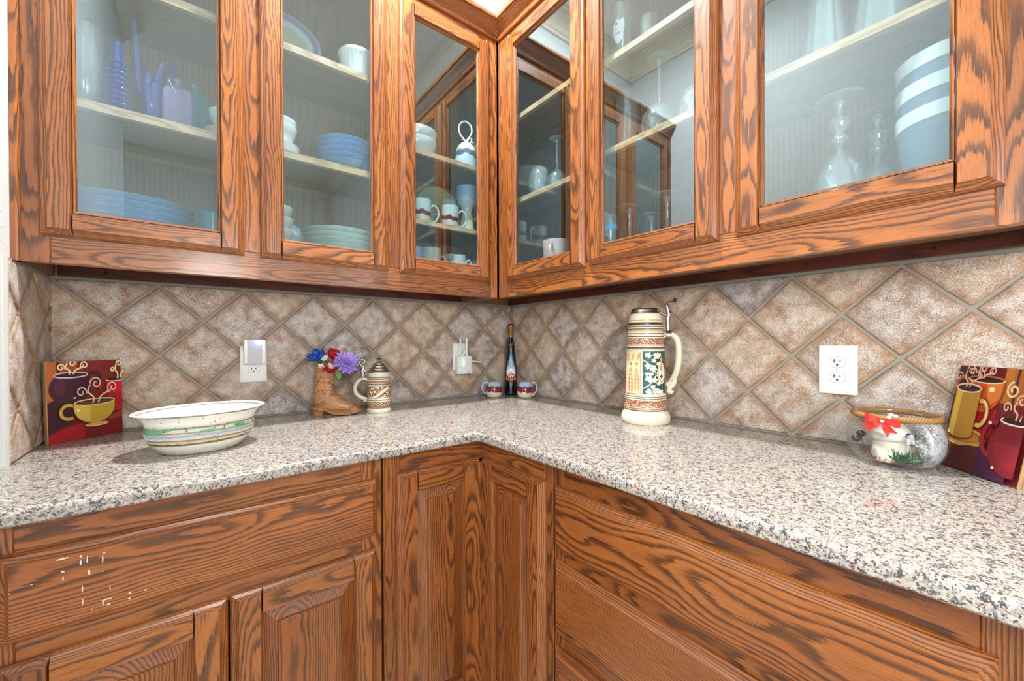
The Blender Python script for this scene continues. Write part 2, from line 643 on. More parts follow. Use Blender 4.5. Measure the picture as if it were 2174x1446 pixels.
# unseen windows added for the fill lights: white frames, centre bar and pane
for wn, (ax, c0, c1, z0, z1, pl) in {'added_window_1': ('x', -3.9, -2.1, 0.7, 2.4, YB - .06), 'added_window_2': ('y', -3.9, -2.2, 0.55, 1.95, .06)}.items():
    bm = bmnew()
    f = 0.06

    def bar(a0, a1, b0, b1, t=0.03):
        if ax == 'x':
            box(bm, a0, a1, pl - t, pl + t, b0, b1)
        else:
            box(bm, pl - t, pl + t, a0, a1, b0, b1)
    bar(c0, c0 + f, z0, z1); bar(c1 - f, c1, z0, z1); bar(c0 + f, c1 - f, z0, z0 + f); bar(c0 + f, c1 - f, z1 - f, z1)
    bar((c0 + c1) / 2 - .025, (c0 + c1) / 2 + .025, z0 + f, z1 - f, .025)
    wo = struct(obj(wn, bm, WHITEP))
    bm = bmnew()
    bar(c0 + f, c1 - f, z0 + f, z1 - f, 0.003)
    obj('added_window_pane', bm, PANE, wo)


def cornice(name, pts, inward):
    """cream crown moulding at the ceiling along a wall line; inward = unit normals per end"""
    prof = [(0.0, -0.11), (0.012, -0.11), (0.014, -0.095), (0.022, -0.09), (0.030, -0.07), (0.052, -0.04), (0.075, -0.025), (0.078, -0.012), (0.095, -0.010), (0.095, 0.0), (0.0, 0.0)]
    bm = bmnew()
    (p, q), (np_, nq) = pts, inward
    loops = []
    for base, nn in ((p, np_), (q, nq)):
        loops.append([(base[0] + nn[0] * o, base[1] + nn[1] * o, CEIL + z) for o, z in prof])
    rings(bm, loops)
    return struct(obj(name, bm, CREAM))


cornice('trim_1', ((XS, 0), (0, 0)), ((1, -1), (-1, -1)))
cornice('trim_2', ((0, 0), (0, YB)), ((-1, -1), (-1, 1)))
cornice('trim_3', ((XS, -2.2), (XS, 0)), ((1, 0), (1, -1)))
cornice('trim_4', ((XW, YB), (0, YB)), ((1, 1), (-1, 1)))
for (lx, ly, _), lab in zip(LAMPS, ('above the counter corner', 'added for fill, out over the room')):
    bm = bmnew()
    lathe(bm, [(0.085, 0.0), (0.115, -0.004), (0.118, 0.0), (0.118, 0.002), (0.085, 0.002), (0.085, 0.0)], 32)
    o = obj('recessed_ceiling_light', bm, WHITEP, smooth=True, angle=40)
    o.location = (lx, ly, CEIL - 0.003)
    tag(o, 'round white recessed ceiling light ' + lab, 'light', 'recessed ceiling lights')


# ------------------------------------------------------------------ backsplash: grout bed and single tiles
ZO = 1.1363
BZ0, BZ1 = 0.9145, 1.3605


def clip(poly, ax, lim, keep_less):
    out = []
    n = len(poly)
    for i in range(n):
        a, b = poly[i], poly[(i + 1) % n]
        ia = (a[ax] <= lim) if keep_less else (a[ax] >= lim)
        ib = (b[ax] <= lim) if keep_less else (b[ax] >= lim)
        if ia:
            out.append(a)
        if ia != ib:
            t = (lim - a[ax]) / (b[ax] - a[ax])
            out.append((a[0] + (b[0] - a[0]) * t, a[1] + (b[1] - a[1]) * t))
    return out


def tile_wall(parent, fr, s_first, s_step, i0, i1, s_lo, s_hi, gap=0.0033):
    bm = bmnew()
    rings(bm, [[fr(s_lo, 0.0, BZ0 - .001), fr(s_hi, 0.0, BZ0 - .001), fr(s_hi, 0.0, BZ1 + .006), fr(s_lo, 0.0, BZ1 + .006)],
               [fr(s_lo, 0.0032, BZ0 - .001), fr(s_hi, 0.0032, BZ0 - .001), fr(s_hi, 0.0032, BZ1 + .006), fr(s_lo, 0.0032, BZ1 + .006)]])
    obj('grout', bm, GROUT, parent)
    for i in range(i0, i1 + 1):
        for j in range(-2, 3):
            if (i + j) % 2:
                continue
            cs, cz = s_first + i * s_step, ZO + j * H
            hs, hz = s_step - gap * 1.414 + .0, H - gap * 1.414
            poly = []
            for k in range(4):
                a, b = [((1, 0), (0, 1)), ((0, 1), (-1, 0)), ((-1, 0), (0, -1)), ((0, -1), (1, 0))][k]
                for q in range(6):
                    t = q / 6
                    u, v = a[0] + (b[0] - a[0]) * t, a[1] + (b[1] - a[1]) * t
                    jit = rng.uniform(-0.016, 0.005) if q else -0.012
                    poly.append((cs + u * hs * (1 + jit), cz + v * hz * (1 + jit)))
            for ax, lim, less in ((0, s_hi - .003, True), (0, s_lo + .003, False), (1, BZ1 - .003, True), (1, BZ0 + .004, False)):
                if poly:
                    poly = clip(poly, ax, lim, less)
            pp = []
            for q in poly:
                if not pp or (abs(q[0] - pp[-1][0]) + abs(q[1] - pp[-1][1])) > 5e-4:
                    pp.append(q)
            poly = pp
            if len(poly) < 3:
                continue
            ex = max(p[0] for p in poly) - min(p[0] for p in poly)
            ez = max(p[1] for p in poly) - min(p[1] for p in poly)
            if ex < 0.012 or ez < 0.012:
                continue
            mx, mz = sum(p[0] for p in poly) / len(poly), sum(p[1] for p in poly) / len(poly)
            lift = rng.uniform(-0.0006, 0.0006)
            tx, tz = rng.uniform(-.006, .006), rng.uniform(-.006, .006)
            bm = bmnew()

            def ring(k, d):
                o = []
                for p in poly:
                    dx, dz = p[0] - mx, p[1] - mz
                    L = sqrt(dx * dx + dz * dz)
                    f = max(0.3, 1 - k / L)
                    a, b = mx + dx * f, mz + dz * f
                    o.append(fr(a, d + lift + (tx * (a - cs) + tz * (b - cz) if d > .003 else 0), b))
                return o
            L = rings(bm, [ring(0, 0.001), ring(0.0003, 0.0055), ring(0.0018, 0.0072), ring(0.005, 0.008)], False, False)
            c = bm.verts.new(fr(mx, 0.0081 + lift, mz))
            n = len(poly)
            for q in range(n):
                bm.faces.new((L[-1][q], L[-1][(q + 1) % n], c))
            o = obj('tile', bm, TILE, parent, smooth=True, angle=50)
            seed = rng.random()
            at = o.data.attributes.new('tuv', 'FLOAT_VECTOR', 'POINT')
            dat = []
            for v in o.data.vertices:
                s = v.co.x if fr is LEFT else (-v.co.y)
                u, vv = (s - cs) / s_step, (v.co.z - cz) / H
                dat += [u + vv, u - vv, seed]
            at.data.foreach_set('vector', dat)


def SIDE(s, d, z):
    return (XS + d, -s, z)


tile_wall(wall_left, LEFT, -1.518143, 0.112211, -1, 14, XS, 0.0)
tile_wall(wall_right, RIGHT, 0.054043, 0.111518, -1, 16, 0.0, 1.80)
tile_wall(wall_side, SIDE, 0.052, 0.1118, -1, 4, 0.0, 0.333)
bm = bmnew()
box(bm, XS, XS + 0.0065, -0.3395, -0.333, BZ0 - .001, BZ1 + .006)
obj('tile_edge_strip', bm, plain('pale_caulk', S(196, 194, 186), 0.7), wall_side)


# ------------------------------------------------------------------ upper cabinets
U = 0.289                      # front of the face frame, from the wall
UZ0, UZ1 = 1.364, 2.49
DZ0, DZ1 = 1.4285, 2.424       # doors
FL = 1.4105                    # cabinet floor


def nb(fr, name, s0, s1, d0, d1, z0, z1, parent, mat, axes='xzy'):
    bm = bmnew()
    a, b = fr(s0, d0, z0), fr(s1, d1, z1)
    box(bm, min(a[0], b[0]), max(a[0], b[0]), min(a[1], b[1]), max(a[1], b[1]), z0, z1)
    return obj(name, bm, mat, parent, grain=axes)


def crown(fr, s0, s1, mitre0, mitre1, parent):
    prof = [(0.0, 2.452), (0.008, 2.452), (0.011, 2.457), (0.011, 2.464), (0.007, 2.467), (0.010, 2.474), (0.020, 2.484), (0.034, 2.500),
            (0.038, 2.503), (0.038, 2.507), (0.044, 2.509), (0.045, 2.514), (0.045, 2.522), (0.040, 2.525), (-0.02, 2.525), (-0.02, 2.452)]
    bm = bmnew()
    lp = []
    for s, m in ((s0, mitre0), (s1, mitre1)):
        lp.append([fr(s + m * o, U + o, z) for o, z in prof])
    rings(bm, lp)
    return obj('crown_molding', bm, OAK, parent, grain=grain_axes(fr, False))


def screw(fr, s, d, z, parent):
    bm = bmnew()
    lp = []
    for r, dd in ((0.004, 0.0), (0.004, 0.0012), (0.0025, 0.002), (0.0012, 0.0012)):
        lp.append([fr(s + r * cos(a), d + dd, z + r * sin(a)) for a in (2 * pi * k / 10 for k in range(10))])
    rings(bm, lp)
    obj('screw', bm, BLACKM, parent)


BLACKM = plain('blackened_screw', S(60, 44, 36), 0.4, 0.8)

# --- left run
UL = thing('wall_cabinet', 'long oak wall cabinet with three glass doors holding plates and coloured glass', 'cabinet')
flat(LEFT, 'stile', XS, -1.580, UZ0, UZ1, 0.27, U, UL)
bm = board(LEFT, XS + .0005, -1.6245, UZ0, UZ1 - .05, 0.27, [(0, U + .004), (0.5, U + .0075), (1, U + .008)], (0, .006, 0, 0))
obj('scribe_strip', bm, OAK, UL, grain='zxy')
flat(LEFT, 'rail', -1.580, -0.352, UZ0, 1.442, 0.27, U, UL, vertical=False)
flat(LEFT, 'rail', -1.580, -0.352, 2.41, UZ1, 0.27, U, UL, vertical=False)
flat(LEFT, 'stile', -1.215, -1.152, 1.442, 2.41, 0.27, U, UL)
flat(LEFT, 'stile', -0.790, -0.724, 1.442, 2.41, 0.27, U, UL)
flat(LEFT, 'stile', -0.352, -0.2878, UZ0, UZ1, 0.27, U, UL)
for a, b in ((-1.597, -1.2035), (-1.164, -0.778), (-0.736, -0.343)):
    glass_door(LEFT, a, b, DZ0, DZ1, U, UL)
nb(LEFT, 'end_panel', XS + .0005, XS + .014, 0.001, 0.27, 1.3665, UZ1, UL, OAK_IN, 'zyx')
nb(LEFT, 'partition', -0.766, -0.748, 0.008, 0.27, FL, UZ1 - .02, UL, OAK_IN, 'zyx')
nb(LEFT, 'end_panel', -0.318, -0.303, 0.001, 0.27, 1.3665, UZ1, UL, OAK_IN, 'zyx')
nb(LEFT, 'back_panel', XS + .014, -0.318, 0.001, 0.008, FL, UZ1 - .02, UL, OAK_IN, 'zxy')
nb(LEFT, 'cabinet_floor', XS + .014, -0.318, 0.001, 0.27, FL - .012, FL, UL, OAK_IN, 'xyz')
nb(LEFT, 'cabinet_top', XS + .014, -0.318, 0.001, 0.27, UZ1 - .02, UZ1 - .004, UL, OAK_IN, 'xyz')
nb(LEFT, 'nailer', -1.617, -0.318, 0.0085, 0.024, 1.3665, FL - .0125, UL, NAIL, 'xzy')
for s in (-1.52, -1.228, -0.94, -0.62):
    screw(LEFT, s, 0.024, 1.383, UL)
for z in (1.776, 2.112):
    nb(LEFT, 'shelf', XS + .016, -0.768, 0.010, 0.245, z - .022, z, UL, OAK_IN, 'xyz')
    nb(LEFT, 'shelf_edge', XS + .016, -0.768, 0.245, 0.262, z - .022, z, UL, OAK_EDGE, 'xzy')
for z in (1.645, 1.911):
    nb(LEFT, 'shelf', -0.746, -0.320, 0.010, 0.245, z - .018, z, UL, OAK_IN, 'xyz')
    nb(LEFT, 'shelf_edge', -0.746, -0.320, 0.245, 0.262, z - .018, z, UL, OAK_EDGE, 'xzy')
crown(LEFT, XS + .0005, -0.289, 0, -1, UL)
rebase(UL, (-1.0, -0.15, UZ0))

# --- right run
UR = thing('wall_cabinet', 'oak wall cabinet with three glass doors holding upside-down wine glasses', 'cabinet')
RE = 1.704
flat(RIGHT, 'stile', 0.2892, 0.362, UZ0, UZ1, 0.27, U + .0018, UR)
flat(RIGHT, 'rail', 0.362, 1.656, UZ0, 1.442, 0.27, U, UR, vertical=False)
flat(RIGHT, 'rail', 0.362, 1.656, 2.41, UZ1, 0.27, U, UR, vertical=False)
flat(RIGHT, 'stile', 0.758, 0.816, 1.442, 2.41, 0.27, U, UR)
flat(RIGHT, 'stile', 1.192, 1.278, 1.442, 2.41, 0.27, U, UR)
flat(RIGHT, 'stile', 1.656, RE, UZ0, UZ1, 0.27, U, UR)
for a, b in ((0.353, 0.779), (0.797, 1.215), (1.2555, 1.667)):
    glass_door(RIGHT, a, b, DZ0, DZ1, U, UR)
nb(RIGHT, 'corner_panel', 0.001, 0.289, 0.285, 0.300, 1.3655, UZ1, UR, OAK_IN, 'zyx')
nb(RIGHT, 'end_panel', RE - .016, RE, 0.001, 0.27, 1.3665, UZ1, UR, OAK, 'zxy')
nb(RIGHT, 'partition', 0.780, 0.796, 0.008, 0.27, FL, UZ1 - .02, UR, OAK_IN, 'zxy')
nb(RIGHT, 'back_panel', 0.012, RE - .016, 0.001, 0.008, FL, UZ1 - .02, UR, OAK_IN, 'zyx')
nb(RIGHT, 'side_panel', 0.0005, 0.0085, 0.001, 0.285, 1.3665, UZ1 - .02, UR, OAK_IN, 'zxy')
nb(RIGHT, 'cabinet_floor', 0.001, RE - .016, 0.001, 0.27, FL - .012, FL, UR, OAK_IN, 'yxz')
nb(RIGHT, 'cabinet_top', 0.012, RE - .016, 0.001, 0.27, UZ1 - .02, UZ1 - .004, UR, OAK_IN, 'yxz')
nb(RIGHT, 'nailer', 0.009, RE - .018, 0.0085, 0.024, 1.3665, FL - .0125, UR, NAIL, 'yzx')
for s in (0.60, 0.885, 1.18, 1.32, 1.56):
    screw(RIGHT, s, 0.024, 1.384, UR)
for z, s0, s1 in ((2.115, 0.014, 0.778), (1.770, 0.014, 0.778), (2.095, 0.798, RE - .018), (1.803, 0.798, RE - .018)):
    nb(RIGHT, 'shelf', s0, s1, 0.010, 0.245, z - .019, z, UR, OAK_IN, 'yxz')
    nb(RIGHT, 'shelf_edge', s0, s1, 0.245, 0.262, z - .019, z, UR, OAK_EDGE, 'yzx')
crown(RIGHT, 0.289, RE, 1, 0, UR)
rebase(UR, (-0.15, -1.0, UZ0))

# ------------------------------------------------------------------ base cabinets
F1, F2 = 0.656, 0.626          # front of the face frames
BT = 0.8855                    # top of the frames, under the slab
KZ = 0.10
SIDEP = OAK

BL = thing('base_cabinet', 'oak base cabinet with one wide drawer over two raised-panel doors', 'cabinet')
L0, L1 = XS + .001, -0.9395
flat(LEFT, 'stile', L0, -1.556, KZ, BT, F1 - .019, F1, BL)
flat(LEFT, 'stile', -0.990, L1, KZ, BT, F1 - .019, F1, BL)
flat(LEFT, 'rail', -1.556, -0.990, 0.818, BT, F1 - .019, F1, BL, vertical=False)
flat(LEFT, 'rail', -1.556, -0.990, 0.638, 0.700, F1 - .019, F1, BL, vertical=False)
flat(LEFT, 'rail', -1.556, -0.990, KZ, 0.150, F1 - .019, F1, BL, vertical=False)
df = drawer_front(LEFT, -1.572, -0.9535, 0.686, 0.8315, F1, BL)
panel_door(LEFT, -1.572, -1.2665, 0.135, 0.651, F1, BL)
panel_door(LEFT, -1.2635, -0.957, 0.135, 0.6525, F1, BL)
nb(LEFT, 'side_panel', L0, L0 + .016, 0.02, F1 - .019, KZ, BT, BL, OAK_IN, 'zyx')
nb(LEFT, 'side_panel', L1 - .016, L1, 0.02, F1 - .019, KZ, BT, BL, OAK_IN, 'zyx')
nb(LEFT, 'cabinet_floor', L0, L1, 0.02, F1 - .019, KZ - .012, KZ, BL, OAK_IN, 'xyz')
nb(LEFT, 'toe_kick', L0, L1, 0.55, 0.58, 0.001, KZ - .012, BL, NAIL, 'xzy')
# dried white paint splashes on the drawer face
bm = bmnew()
rs = random.Random(3)
for px, pz, ww, hh in [(-1.497, .812, .012, .002), (-1.476, .8095, .002, .003), (-1.447, .806, .003, .0015), (-1.476, .798, .0016, .006), (-1.468, .800, .0014, .010), (-1.449, .796, .0012, .012), (-1.497, .790, .003, .002),
                       (-1.497, .778, .0012, .006), (-1.466, .778, .002, .008), (-1.449, .774, .0014, .002), (-1.474, .752, .001, .010), (-1.474, .730, .001, .008), (-1.445, .722, .010, .0014), (-1.449, .718, .0014, .006),
                       (-1.442, .712, .004, .0016), (-1.414, .722, .003, .002), (-1.393, .719, .003, .002), (-1.440, .742, .001, .006), (-1.532, .781, .002, .001), (-1.556, .775, .001, .0015), (-1.415, .712, .002, .003), (-1.463, .711, .002, .001)]:
    d = -(F1 + .0201)
    m = [bm.verts.new((px + ww * cos(a) * (0.7 + .6 * rs.random()) / 1.4, d - .0004, pz + hh * sin(a) * (0.7 + .6 * rs.random()) / 1.4)) for a in (2 * pi * k / 8 for k in range(8))]
    c = bm.verts.new((px, d - .0008, pz))
    for q in range(8):
        bm.faces.new((m[q], m[(q + 1) % 8], c))
sp = obj('paint_splash', bm, colm(226, 214, 204, 0.6), df)
sp['kind'] = 'stuff'
sp['label'] = 'dried white paint splashes'
rebase(BL, ((L0 + L1) / 2, -F1 / 2, 0))

BC = thing('base_cabinet', 'oak corner base cabinet with two raised-panel doors meeting in the inner corner', 'cabinet')
C0, C1 = -0.9345, 0.968
flat(LEFT, 'stile', C0, -0.890, KZ, BT, F1 - .019, F1, BC)
flat(LEFT, 'rail', -0.890, -0.6242, 0.822, BT, F1 - .019, F1, BC, vertical=False)
flat(LEFT, 'rail', -0.890, -0.6242, KZ, 0.150, F1 - .019, F1, BC, vertical=False)
flat(RIGHT, 'rail', 0.6545, 0.938, 0.822, BT, F2 - .019, F2, BC, vertical=False)
flat(RIGHT, 'rail', 0.6545, 0.938, KZ, 0.150, F2 - .019, F2, BC, vertical=False)
flat(RIGHT, 'stile', 0.938, C1, KZ, BT, F2 - .019, F2, BC)
panel_door(LEFT, -0.902, -0.6455, 0.135, 0.832, F1, BC, inner=1)
panel_door(RIGHT, 0.6757, 0.947, 0.135, 0.832, F2, BC, inner=0)
nb(LEFT, 'side_panel', C0, C0 + .016, 0.02, F1 - .019, KZ, BT, BC, OAK_IN, 'zyx')
nb(RIGHT, 'side_panel', C1 - .016, C1, 0.02, F2 - .019, KZ, BT, BC, OAK_IN, 'zxy')
nb(LEFT, 'cabinet_floor', C0, -0.02, 0.02, 0.60, KZ - .012, KZ, BC, OAK_IN, 'xyz')
nb(LEFT, 'toe_kick', C0, -0.55, 0.55, 0.58, 0.001, KZ - .012, BC, NAIL, 'xzy')
rebase(BC, (-0.4, -0.4, 0))

BR = thing('base_cabinet', 'oak base cabinet with a stack of wide drawers and no handles', 'cabinet')
R0, R1 = 0.9725, 1.80
flat(RIGHT, 'stile', R0, 1.004, KZ, BT, F2 - .019, F2, BR)
flat(RIGHT, 'stile', 1.6575, R1, KZ, BT, F2 - .019, F2, BR)
for z0, z1 in ((0.815, BT), (0.636, 0.692), (0.430, 0.490), (0.215, 0.28), (KZ, 0.150)):
    flat(RIGHT, 'rail', 1.004, 1.6575, z0, z1, F2 - .019, F2, BR, vertical=False)
for z0, z1 in ((0.678, 0.831), (0.477, 0.650), (0.265, 0.443), (0.115, 0.235)):
    drawer_front(RIGHT, 0.983, 1.671, z0, z1, F2, BR)
nb(RIGHT, 'side_panel', R0, R0 + .016, 0.02, F2 - .019, KZ, BT, BR, OAK_IN, 'zxy')
nb(RIGHT, 'side_panel', R1 - .016, R1, 0.02, F2 - .019, KZ, BT, BR, OAK_IN, 'zxy')
nb(RIGHT, 'cabinet_floor', R0, R1, 0.02, F2 - .019, KZ - .012, KZ, BR, OAK_IN, 'yxz')
nb(RIGHT, 'toe_kick', R0, R1, 0.52, 0.55, 0.001, KZ - .012, BR, NAIL, 'yzx')
rebase(BR, (-F2 / 2, -(R0 + R1) / 2, 0))

# ------------------------------------------------------------------ granite worktop, one L-shaped slab with a rounded front edge
T0, T1 = 0.887, 0.914
D1, D2, TE = 0.696, 0.666, 1.82
out = [(XS + .001, -0.0005), (XS + .001, -D1)]
rc = 0.012
for k in range(7):
    a = pi / 2 * k / 6
    out.append((-D2 - rc + rc * sin(a), -D1 - rc + rc * cos(a)))
out += [(-D2, -TE), (-0.0005, -TE), (-0.0005, -0.0005)]
bm = bmnew()


def inset(o, k):
    res = []
    for i, (x, y) in enumerate(o):
        if i == 0 or i >= len(o) - 3:
            if i == len(o) - 3:
                res.append((x + k, y))
            else:
                res.append((x, y))
        elif i == 1:
            res.append((x, y + k))
        else:
            a = pi / 2 * (i - 2) / 6
            res.append((x + k * sin(a), y + k * cos(a)))
    return res


lv = [(0.003, T0), (0.0, T0 + .003), (0.0, T1 - .009), (0.0010, T1 - .0055), (0.003, T1 - .0025), (0.006, T1 - .0006), (0.010, T1)]
rings(bm, [[(x, y, z) for x, y in inset(out, k)] for k, z in lv])
wt = obj('countertop', bm, GRANITE, smooth=True, angle=35)
tag(wt, 'L-shaped speckled granite countertop across the base cabinets', 'countertop')


# ------------------------------------------------------------------ things on the counter and on the backsplash
CT = 0.914


def painter(name, items, mapf, parent, step=0.00012, h0=0.0003, strips=None):
    """flat printed shapes: each item (colour rgb, polygon) lies a hair above the one before"""
    bm = bmnew()
    cols = []
    for k, (c, poly) in enumerate(items):
        m = colm(*c)
        if m not in cols:
            cols.append(m)
        mi = cols.index(m)
        h = h0 + k * step / 4
        parts = [poly]
        if strips:
            us = [p[0] for p in poly]
            lo, hi = min(us), max(us)
            nn = max(1, int((hi - lo) / strips + .999))
            parts = []
            for q in range(nn):
                a, b = lo + (hi - lo) * q / nn, lo + (hi - lo) * (q + 1) / nn
                pc = clip(clip(poly, 0, b, True), 0, a, False)
                if len(pc) >= 3:
                    parts.append(pc)
        for pc in parts:
            pp = []
            for q in pc:
                if not pp or abs(q[0] - pp[-1][0]) + abs(q[1] - pp[-1][1]) > 1e-6:
                    pp.append(q)
            if len(pp) < 3:
                continue
            try:
                f = bm.faces.new([bm.verts.new(mapf(u, v, h)) for u, v in pp])
                f.material_index = mi
            except ValueError:
                pass
    bmesh.ops.triangulate(bm, faces=bm.faces)
    return obj(name, bm, cols, parent, recalc=False)


def ell(cx, cy, rx, ry, n=24, a0=0, a1=360):
    return [(cx + rx * cos(radians(a0 + (a1 - a0) * k / n)), cy + ry * sin(radians(a0 + (a1 - a0) * k / n))) for k in range(n + (0 if a1 - a0 == 360 else 1))]


def stroke(pts, wd, asp=1.0):
    """list of quads for a line of given width; widths may taper"""
    n = len(pts)
    W = wd if hasattr(wd, '__len__') else [wd] * n
    L, R = [], []
    for i in range(n):
        a, b = pts[max(i - 1, 0)], pts[min(i + 1, n - 1)]
        dx, dy = (b[0] - a[0]), (b[1] - a[1]) / asp
        l = sqrt(dx * dx + dy * dy) or 1
        nx, ny = -dy / l, dx / l
        L.append((pts[i][0] + nx * W[i], pts[i][1] + ny * W[i] * asp))
        R.append((pts[i][0] - nx * W[i], pts[i][1] - ny * W[i] * asp))
    return [[L[i], L[i + 1], R[i + 1], R[i]] for i in range(n - 1)]


def sp2(pts, n=6):
    return [(p.x, p.y) for p in spline([(a, b, 0) for a, b in pts], n)]


def curl(cx, cy, r, turns, a0, n=22, sgn=1):
    return [(cx + r * (1 - .8 * k / n) * cos(radians(a0) + sgn * turns * 2 * pi * k / n), cy + r * (1 - .8 * k / n) * sin(radians(a0) + sgn * turns * 2 * pi * k / n)) for k in range(n + 1)]


CRM = (240, 214, 170)


def steam(it, x, y, w_, h_, c=CRM, wd=.011):
    for pts in ([(x, y), (x + .02 * w_, y + .25 * h_), (x - .10 * w_, y + .5 * h_), (x - .05 * w_, y + .8 * h_)],
                [(x + .12 * w_, y), (x + .2 * w_, y + .3 * h_), (x + .42 * w_, y + .5 * h_)]):
        for q in stroke(sp2(pts), wd):
            it.append((c, q))
    for cc in (curl(x + .08 * w_, y + .84 * h_, .14 * w_, 1.3, 180, sgn=-1), curl(x + .46 * w_, y + .62 * h_, .13 * w_, 1.3, 230, sgn=-1), curl(x - .26 * w_, y + .50 * h_, .12 * w_, 1.2, -20)):
        for q in stroke(cc, wd * .85):
            it.append((c, q))


def ringq(cx, cy, rx, ry, wd, a0=0, a1=360, n=28):
    return stroke([(cx + rx * cos(radians(a0 + (a1 - a0) * k / n)), cy + ry * sin(radians(a0 + (a1 - a0) * k / n))) for k in range(n + 1)], wd)


def art_board(name, label, loc, rz, lean, W, HH, T, items):
    """a wooden board with a print on its face; local x across, y back into the board, z up"""
    root = thing(name, label, 'wall art', 'coffee cup picture boards')
    bm = bmnew()
    e = .0012
    rings(bm, [[(-W / 2 + k, d, k), (W / 2 - k, d, k), (W / 2 - k, d, HH - k), (-W / 2 + k, d, HH - k)] for k, d in ((e, 0.0), (0, e), (0, T - e), (e, T))])
    obj('board', bm, BOARDW, root, grain='zxy')
    painter('print', items, lambda u, v, h: (-W / 2 + W * min(max(u, .008), .992), -h, HH * min(max(v, .006), .994)), root)
    root.rotation_euler = (-lean, 0, rz)
    root.location = loc
    return root


BOARDW = oak('board_edge_wood', S(196, 158, 110), S(176, 138, 92), S(140, 104, 66), 160, .6, 0)
# --- left board: dark pot, red mug, yellow cup
it = []
it.append(((122, 34, 30), [(0, 0), (1, 0), (1, 1), (0, 1)]))
it.append(((192, 104, 48), [(0, .5), (.13, .55), (.13, 1), (0, 1)]))
it.append(((70, 26, 26), [(.13, .6), (.17, .6), (.17, 1), (.13, 1)]))
it.append(((176, 88, 44), [(.17, .7), (.36, .8), (.40, 1), (.17, 1)]))
for k in range(14):
    x = .46 + .04 * k
    it.append(((146, 52, 40), [(x, .76 + .03 * (k % 3)), (x + .006, .76), (x + .006, .99), (x, .99)]))
it.append(((96, 24, 28), [(.0, .10), (.55, .20), (1, .24), (1, .44), (.6, .46), (0, .5)]))
it.append(((58, 20, 36), [(0, .14), (.30, .22), (.30, .56), (0, .5)]))
it.append(((168, 26, 30), [(0, 0), (.46, 0), (.46, .21), (.30, .19), (.15, .155), (0, .10)]))
it.append(((126, 22, 30), [(.46, 0), (1, 0), (1, .25), (.8, .26), (.6, .24), (.46, .21)]))
it.append(((150, 60, 34), [(.78, .25), (1, .30), (1, .22), (.8, .20)]))
for q in ringq(.60, .775, .085, .065, .022, -90, 200):
    it.append(((64, 26, 40), q))
it.append(((66, 26, 44), ell(.29, .66, .265, .205)))
it.append(((66, 26, 44), [(.08, .68), (.52, .68), (.50, .825), (.10, .825)]))
it.append(((84, 38, 60), ell(.16, .68, .07, .10)))
it.append(((56, 20, 36), ell(.30, .825, .215, .034)))
for q in ringq(.30, .825, .215, .034, .008):
    it.append(((214, 196, 190), q))
it.append(((226, 206, 214), ell(.335, .535, .018, .011)))
for q in ringq(.765, .625, .09, .075, .018, 90, 270):
    it.append(((140, 26, 40), q))
it.append(((206, 22, 36), [(.775, .34), (1, .34), (1, .735), (.765, .735)]))
it.append(((170, 18, 32), [(.775, .34), (1, .34), (1, .56), (.77, .56)]))
it.append(((48, 18, 28), ell(.89, .735, .13, .024)))
for q in ringq(.89, .735, .13, .024, .006, 180, 360):
    it.append(((236, 214, 206), q))
for v in (.37, .345, .325):
    it.append(((208, 40, 50), ell(.9, v, .10, .012)))
    it.append(((150, 20, 36), ell(.9, v - .008, .095, .009)))
for q in ringq(.245, .365, .10, .085, .024, 40, 300):
    it.append(((110, 72, 30), q))
for q in ringq(.245, .367, .10, .085, .019, 40, 300):
    it.append(((206, 160, 70), q))
it.append(((120, 80, 34), [(.30, .46)] + ell(.585, .40, .285, .215, 20, 180, 360) + [(.87, .46)]))
it.append(((196, 160, 56), [(.305, .46)] + ell(.585, .40, .278, .205, 20, 180, 360) + [(.865, .46)]))
it.append(((214, 186, 84), [(.32, .46), (.31, .36), (.38, .26), (.52, .215), (.52, .45)]))
it.append(((60, 30, 34), ell(.585, .462, .275, .040)))
it.append(((96, 52, 44), ell(.585, .455, .22, .026)))
for q in ringq(.585, .462, .275, .040, .008):
    it.append(((226, 196, 120), q))
it.append(((206, 168, 80), ell(.60, .175, .155, .024)))
for q in ringq(.60, .175, .155, .024, .005, 180, 360):
    it.append(((244, 224, 180), q))
it.append(((248, 236, 190), ell(.355, .375, .022, .018)))
steam(it, .255, .835, .42, .17)
steam(it, .90, .745, .30, .24)
steam(it, .53, .45, .60, .30, (222, 190, 170), .010)
art_board('picture_board', 'picture board of a yellow coffee cup before a dark pot, beside the oval bowl',
          (-1.551, -0.0825, CT + 0.0006), atan2(-.031 + .134, -1.486 + 1.616), radians(2.2), .166, .2155, .0135, it)

# --- right board: tall yellow mug, orange cup, dark red pot
it = []
it.append(((104, 26, 30), [(0, 0), (1, 0), (1, 1), (0, 1)]))
it.append(((178, 104, 44), [(.60, .68), (1, .68), (1, 1), (.60, 1)]))
it.append(((196, 120, 52), [(.61, .70), (.70, .70), (.70, 1), (.61, 1)]))
for x in (.73, .86):
    it.append(((84, 36, 26), [(x, .68), (x + .03, .68), (x + .035, 1), (x + .005, 1)]))
it.append(((122, 34, 34), [(.5, .40), (1, .40), (1, .68), (.5, .68)]))
for k in range(12):
    x = .52 + .04 * k
    it.append(((96, 28, 30), [(x, .44), (x + .008, .44), (x + .008, .67), (x, .67)]))
it.append(((60, 24, 34), [(0, .40), (.2, .40), (.2, .98), (0, .98)]))
it.append(((168, 28, 30), [(0, .10), (.6, .22), (.6, .62), (.2, .56), (0, .36)]))
for q in ringq(.10, .80, .085, .085, .022, 60, 300):
    it.append(((170, 84, 36), q))
it.append(((120, 40, 24), [(.17, .87)] + ell(.40, .80, .235, .235, 20, 180, 360) + [(.635, .87)]))
